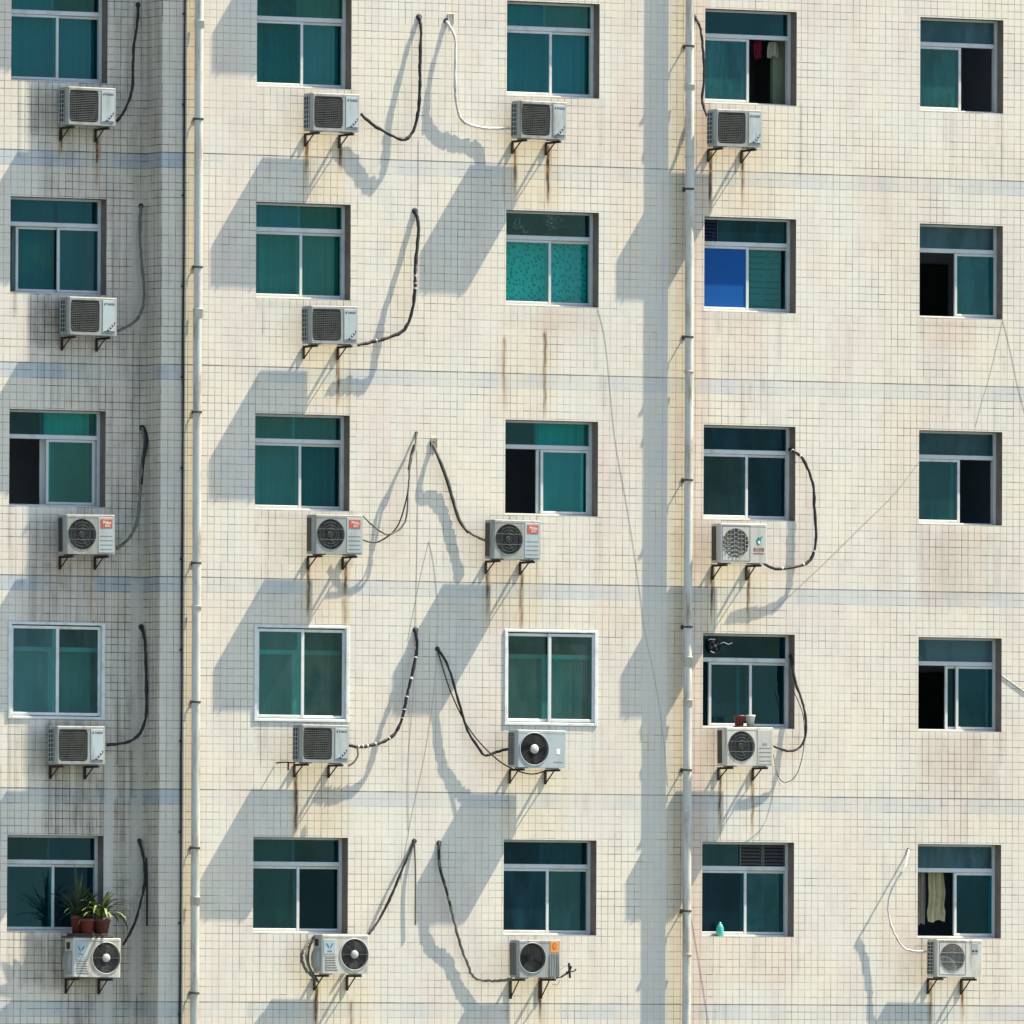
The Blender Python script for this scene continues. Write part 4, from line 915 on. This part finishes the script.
hose([(556,978),(563,976),(570,970),(571,966)], 'hose_k', 'short broken pipe stub with wires sticking out beside the orange-badged unit', 0, .013, ds=[.26,.28,.30,.31], collar=False, name='pipe_stub', cat='pipe stub',
     extra=[([(560,970),(566,966),(572,967)], 'wire_th', .005, [.26,.28,.3]), ([(569,963),(569.5,970),(570,978)], 'hose_k', .016, [.3,.3,.3]), ([(566,972),(574,971),(576,969)], 'hose_k', .010, [.3,.3,.3]), ([(552,984),(557,985),(560,980)], 'wire_th', .005, [.24,.26,.27])])
hose([(694.5,17),(700,27),(703,50),(704,75),(702.3,100),(707,116)], 'hose_k', 'black hose between the right drainpipe and the topmost window', 0, .018, .06, .15)
hose([(789.5,449.5),(793,451),(802.5,458.5),(812.5,482.5),(814.5,510),(816,540),(810,560),(795,567),(775,568.5),(763,563)], 'hose_k', 'ribbed black hose bulging out of the window to the white unit with a teal emblem', 0, .021, ds=[-.12,0.0,.05,.09,.10,.11,.11,.12,.13,.15], band=[.10,.2,.62,.74,.86], collar=False)
hose([(790,655),(792.5,666),(796,684),(802.5,702.5),(806,725),(802.5,744),(790,751),(773,746)], 'hose_k', 'smooth black hose and loop of thin cable beside the unit with a red pot', 0, .017, ds=[-.10,-.02,.03,.09,.12,.13,.14,.16], collar=False,
     extra=[([(773,752),(777.5,775),(786,782.5),(797.5,772.5),(804,745),(803,715),(793,690)], 'hose_k', .0055, [.27,.2,.16,.14,.13,.1,.04]), ([(774,756),(778,780),(787,787),(796,776)], 'wire_th', .004, [.26,.2,.16,.14])])
hose([(908.5,850),(907,858),(904,868),(897,880),(890.5,893),(888,910.5),(893,930.5),(903,947),(913,951),(930,951.5)], 'hose_w', 'pale hose looping out of the wall left of the hanging clothes', 0, .014, ds=[.004,.10,.18,.17,.14,.11,.11,.14,.18,.22])
# wall boxes
def wall_box(u, v, label):
    p = at(u, v, 0); b = MB(); t = .008
    b.box(-.045, .045, -.006, -.002, -.07, .07); b.box(-.045, -.045+t, -.022, -.006, -.07, .07); b.box(.045-t, .045, -.022, -.006, -.07, .07); b.box(-.045+t, .045-t, -.022, -.006, .07-t, .07)
    o = b.build('wall_box', 'sill', None, p); tag(o, label, 'wall box')
wall_box(450.5, 19, 'small open beige wall box above the white hose'); wall_box(434, 443, 'small open wall box at the top of the dark hose in the middle')
# iron hook beside the taped unit
h = MB(); p0 = at(276, 763, 0); h.tube([(0,-.01,0),(0,-.12,.005),(.06,-.16,.01),(.20,-.16,0)], .010, 6); h.tube([(.10,-.16,.01),(.10,-.16,-.10)], .012, 6)
tag(h.build('iron_hook', 'iron', None, p0), 'rusty iron hook sticking out of the wall left of the taped air conditioner', 'hook')

# ------------------------------------------------------------------ drainpipes and the corner cable
def drainpipe(uT, uB, yoff, clamps, couplings, label, brown=None):
    P0, P1 = at(uT, 0, -yoff), at(uB, 1024, -yoff); xm = (P0.x+P1.x)/2
    root = empty('drainpipe', (xm, 0, ZG)); tag(root, label, 'drainpipe', 'drainpipes down the facade')
    X = lambda z: 0.0
    b = MB(); zc = sorted(at((uT+uB)/2, v, -yoff).z-ZG for v, _ in couplings); rj = random.Random(int(uT)); pts = [(0, -yoff, .05)]
    for q in zc: a_, c_ = rj.uniform(-.006, .006), rj.uniform(-.006, .006); pts += [(a_, -yoff, q-.01), (c_, -yoff, q+.01)]
    pts.append((0, -yoff, ROOF-ZG-.3)); b.tube(pts, .058, 20); b.build('pipe', 'pvc', root)
    for v, hgt in couplings:
        z = at((uT+uB)/2, v, -yoff).z-ZG; c = MB(); c.lathe([(.058, -hgt/2), (.066, -hgt/2+.004), (.066, hgt/2-.012), (.070, hgt/2-.010), (.070, hgt/2), (.058, hgt/2+.002)], (0, -yoff, z), 20); c.build('coupling', 'pvc', root)
    for v in clamps:
        z = at((uT+uB)/2, v, -yoff).z-ZG; c = MB(); c.lathe([(.0585, -.012), (.064, -.012), (.064, .012), (.0585, .012)], (0, -yoff, z), 20)
        c.tube([(-.01, -yoff+.06, z), (-.01, -.0, z)], .011, 6); c.bbox(-.035, .015, -.012, -.001, z-.03, z+.03, .003); c.bbox(-.03, .03, -yoff-.078, -yoff-.060, z-.012, z+.012, .003); c.build('clamp', 'clamp', root)
    return root
drainpipe(199.3, 194.6, .10, [119,267,412,563,702,848,993], [(24,.10),(313,.12),(608,.06),(901,.11)], 'white drainpipe on the yellowed strip by the wall corner')
drainpipe(690, 686.6, .14, [46,189,337,480,627,770,911], [(87,.08),(157,.03),(372,.03),(662,.14),(703,.09),(955,.03)], 'white drainpipe casting a broad shadow down the wall')
cb = MB(); z = ZG; pts = []
while z < ROOF: pts.append((XE-.004+.004*math.sin(z*2.1), .035+.004*math.sin(z*3.3), z-ZG)); z += .25
cb.tube(pts, .013, 6)
for z in np.arange(ZG+.5, ROOF, 1.2): cb.box(XE-.03, XE+.002, .02, .055, z-ZG-.012, z-ZG+.012)
co = cb.build('corner_cable', 'hose_k', None, (0, 0, ZG)); tag(co, 'black cable running down the wall corner left of the drainpipe', 'cable')

# ------------------------------------------------------------------ thin wires and strings
def wire(pts, mat, label, r=.002, d=.003):
    P = [at(u, v, -d - .001*math.sin(3.1*i/len(pts))) for i, (u, v) in enumerate(pts)]; base = P[0].copy(); b = MB(); b.tube(smooth_path([p-base for p in P], 5), r, 5)
    o = b.build('thin_wire', mat, None, base); tag(o, label, 'wire', 'thin wires on the wall')
wire([(598,309),(606,345),(615,436),(628,510),(640,590),(645,632),(655,680),(662.5,730),(668,785)], 'wire_th', 'long thin wire slanting from the spotted-curtain window to the drainpipe', .002)
wire([(689,905),(698,955),(710,1030)], 'string', 'reddish string slanting down right of the right drainpipe', .002)
wire([(1003,320),(990,375),(982,402),(975.5,427)], 'wire_th', 'thin wire running down-left from the second window corner at the right edge', .002)
wire([(1003,320),(1011,352),(1018,385),(1030,430)], 'wire_th', 'thin wire running down-right from the second window corner at the right edge', .002)
wire([(919,462),(895,493),(860,528),(815,572),(772,612)], 'wire_l', 'faint long strand drawn for a wire shadow, slanting down-left from the half-open right window', .002)  # thin strand laid along the wall in place of a wire's cast shadow
wire([(1002,676),(1012,683),(1026,693)], 'wire_th', 'short grey wire at the right edge beside the fourth window', .009)
wire([(429,541),(421,575),(416,600),(408,640)], 'wire_th', 'thin wire forming the left leg of an upside-down V below the dark hose', .002)
wire([(429,541),(434,565),(438,610),(437,650),(433,700),(425,755),(412,815),(404,860),(401,880)], 'wire_th', 'long thin wire wandering down past the taped hose', .002)
wire([(417,450),(418,520),(415,640),(413,700),(408,770),(408,830)], 'wire_th', 'thin straight wire hanging down from the two-cable wall hole', .002)
wire([(418.5,140),(418.6,205)], 'wire_th', 'short straight wire above the J-shaped hose', .002)

# ------------------------------------------------------------------ things standing on the units
def pot(loc, r, h, mat, label, name='plant_pot', cat='pot'):
    b = MB(); b.lathe([(.001, 0), (r*.74, 0), (r*.97, h*.82), (r*1.06, h*.83), (r*1.06, h), (r*.95, h), (r*.93, h*.86), (.001, h*.86)], (0,0,0), 24)
    o = b.build(name, mat, None, loc); tag(o, label, cat); return o
def strap_plant(loc, r, h, pm, leaves, label):
    root = empty('potted_plant', loc); tag(root, label, 'potted plant', 'potted plants on the lowest left air conditioner')
    b = MB(); b.lathe([(.001, 0), (r*.74, 0), (r*.97, h*.82), (r*1.07, h*.83), (r*1.07, h), (r*.95, h), (r*.93, h*.86), (.001, h*.86)], (0,0,0), 24); b.build('pot', pm, root)
    s = MB(); s.lathe([(r*.93, h*.87), (.001, h*.9)], (0,0,0), 16); s.build('soil', 'soil', root)
    fol = MB()
    for (az, L, lean, droop, wd, mi) in leaves:
        ca, sa = math.cos(az), math.sin(az); V = []; N = 9; x = .01; z = h*.85; ang = lean
        for i in range(N+1):
            t = i/N; ww = wd*(math.sin(math.pi*min(1, .18+.82*t))**.7)*(1 if t < 1 else .1); 
            px, py, pz = ca*x, sa*x, z
            V += [(px-sa*ww, py+ca*ww, pz+ww*.25), (px, py, pz-ww*.15), (px+sa*ww, py-ca*ww, pz+ww*.25)]
            x += math.sin(ang)*L/N; z += math.cos(ang)*L/N; ang += droop/N
        F = [(i*3+j, i*3+j+1, i*3+j+4, i*3+j+3) for i in range(N) for j in range(2)]
        fol.add(V, F, mi, True)
    fol.build('leaves', ['leaf_d', 'leaf_l'], root); return root
loc15, W15 = AC_POS['15']; top15 = loc15.z+.515
bd = MB(); bd.bbox(-.36, .26, -.15, .13, 0, .022, .004); bd.bbox(-.30, .20, -.12, .10, .022, .055, .004)
tag(bd.build('plank', 'wood', None, (loc15.x-.02, YR-.27, top15)), 'dark weathered plank under the potted plants', 'plank')
tp = top15+.056
rp = random.Random(5)
px = lambda u, y: at(u, 930, y).x
strap_plant((px(76.5, YR-.2), YR-.22, tp), .085, .24, 'terracotta', [(rp.uniform(0, 6.28), rp.uniform(.36, .62), rp.uniform(.2, 1.0), rp.uniform(.3, 1.5), .020, 0) for _ in range(34)] + [(2.0, .72, .03, .05, .022, 0), (4.0, .68, .06, .05, .022, 0), (5.0, .62, .1, .1, .02, 0)], 'tall dark-leaved potted plant in a red pot, against the window')
strap_plant((px(87, YR-.33), YR-.33, tp), .098, .20, 'terracotta', [(rp.uniform(0, 6.28), rp.uniform(.16, .28), rp.uniform(.3, 1.1), rp.uniform(.3, 1.2), .024, 0) for _ in range(24)], 'low dark plant in a red pot between two taller plants')
strap_plant((px(101.5, YR-.31), YR-.29, tp), .125, .20, 'pot_b', [(rp.uniform(0, 6.28), rp.uniform(.38, .68), rp.uniform(.05, .85), rp.uniform(.9, 2.5), .020, 1 if rp.random() < .55 else 0) for _ in range(58)], 'spider plant with pale arching leaves in a brown pot')
loc44, W44 = AC_POS['44']; top44 = loc44.z+.515
tr = MB(); tr.bbox(-.17, .17, -.10, .10, 0, .016, .004); tag(tr.build('tray', 'wood', None, (px(747, -.3)-.0, -.30, top44)), 'dark tray under the red pot and white cup', 'tray')
pot((px(738.5, -.3), -.30, top44+.017), .075, .145, 'terracotta', 'empty glossy red pot beside a white cup', 'plant_pot')
pot((px(749.7, -.3), -.30, top44+.017), .062, .15, 'white_frame', 'white plastic cup beside the red pot', 'cup', 'cup')
# bottle inside the lowest window of the fourth column
o = opening(3, 4); bz = MB(); bz.lathe([(.001, 0), (.05, 0), (.052, .02), (.052, .11), (.035, .155), (.018, .17), (.018, .19), (.001, .192)], (0,0,0), 20)
tag(bz.build('bottle', 'bottle', None, (o[0]+.33, REV-.06, o[2]+.002)), 'turquoise bottle standing on the sill of the lowest window right of the drainpipe', 'bottle')
# exhaust fan in the dark transom
o = opening(3, 3); ef = empty('exhaust_fan', (o[0]+.27, REV-.005, o[3]-.16)); tag(ef, 'small black exhaust fan set in a dark transom, with pale wires', 'exhaust fan')
b = MB(); b.lathe([(.095, .04), (.105, -.03), (.090, -.035), (.085, .03), (.001, .032)], (0,0,0), 24, 0, 'y'); b.build('housing', 'dark', ef)
b = MB()
for k in range(4):
    a = k*math.pi/2+.5; b.add([(.02*math.cos(a), .0, .02*math.sin(a)), (.08*math.cos(a-.35), -.012, .08*math.sin(a-.35)), (.08*math.cos(a+.35), .018, .08*math.sin(a+.35))], [(0,1,2),(2,1,0)])
b.lathe([(.001, -.02), (.02, -.018), (.022, .02)], (0,0,0), 12, 0, 'y'); b.build('fan_blade', 'wire_l', ef)
b = MB(); b.tube([(-.12,-.03,.07),(-.09,-.035,.085),(-.02,-.04,.08)], .006, 6); b.tube([(-.09,-.035,-.08),(-.03,-.04,-.10)], .007, 6); b.tube([(.07,-.03,.03),(.12,-.02,.045),(.20,-.01,.02),(.26,-.004,.04)], .007, 6); b.build('cable', 'white', ef)
# garments
def garment(u0, v0, u1, v1, y, mat, label, prof, name='hanging_cloth', cat='cloth'):
    a, c = at(u0, v0, y), at(u1, v1, y); w_, h_ = c.x-a.x, a.z-c.z; N, Mx = 18, 22; V = []
    for j in range(N+1):
        t = j/N; l, r_ = np.interp(t, prof[0], prof[1]), np.interp(t, prof[0], prof[2])
        for i in range(Mx+1):
            s = i/Mx; X = (l+(r_-l)*s)*w_; k = s*5*math.pi
            V.append((X, .03*math.sin(k+1.2*t)+.012*math.sin(2.6*k+4*t), -h_*t - (.02*math.sin(s*7) if j == N else 0)))
    F = [(j*(Mx+1)+i, (j+1)*(Mx+1)+i, (j+1)*(Mx+1)+i+1, j*(Mx+1)+i+1) for j in range(N) for i in range(Mx)]
    m = MB(); m.add(V, F, 0, True); m.add([(x, yy+.01, z) for x, yy, z in V], [f[::-1] for f in F], 0, True)
    tag(m.build(name, mat, None, a), label, cat, 'cloths hanging in open windows')
yc = REV+.16
garment(916,871,926.5,924,yc,'cloth_g','long dull grey cloth hanging in the lowest right window',((0,1),(0,.1),(.85,.75)))
garment(928,871,944.5,921,yc-.02,'cloth_y','pale olive shirt hanging in the lowest right window',((0,.45,.7,.8,1),(0,.12,.1,.0,.05),(.9,1.0,.9,1.0,.98)), 'hanging_shirt', 'shirt')
garment(754.5,38,761.5,58,yc+.1,'cloth_r','small crimson cloth hanging in the topmost half-open window',((0,.3,1),(.3,0,.2),(.7,1,.8)))
garment(768,42,777.5,57,yc+.12,'cloth_w','pale cloth hanging beside the crimson one in the topmost window',((0,1),(.1,0),(.95,1)))

# ------------------------------------------------------------------ ground
g = MB(); N = 24
g.add([(-1500,-1500,0),(1500,-1500,0),(1500,1500,0),(-1500,1500,0)], [(0,1,2,3)]); gr = g.build('ground', 'ground', None, (0,0,ZG)); tag(gr, None, None, None, 'structure')
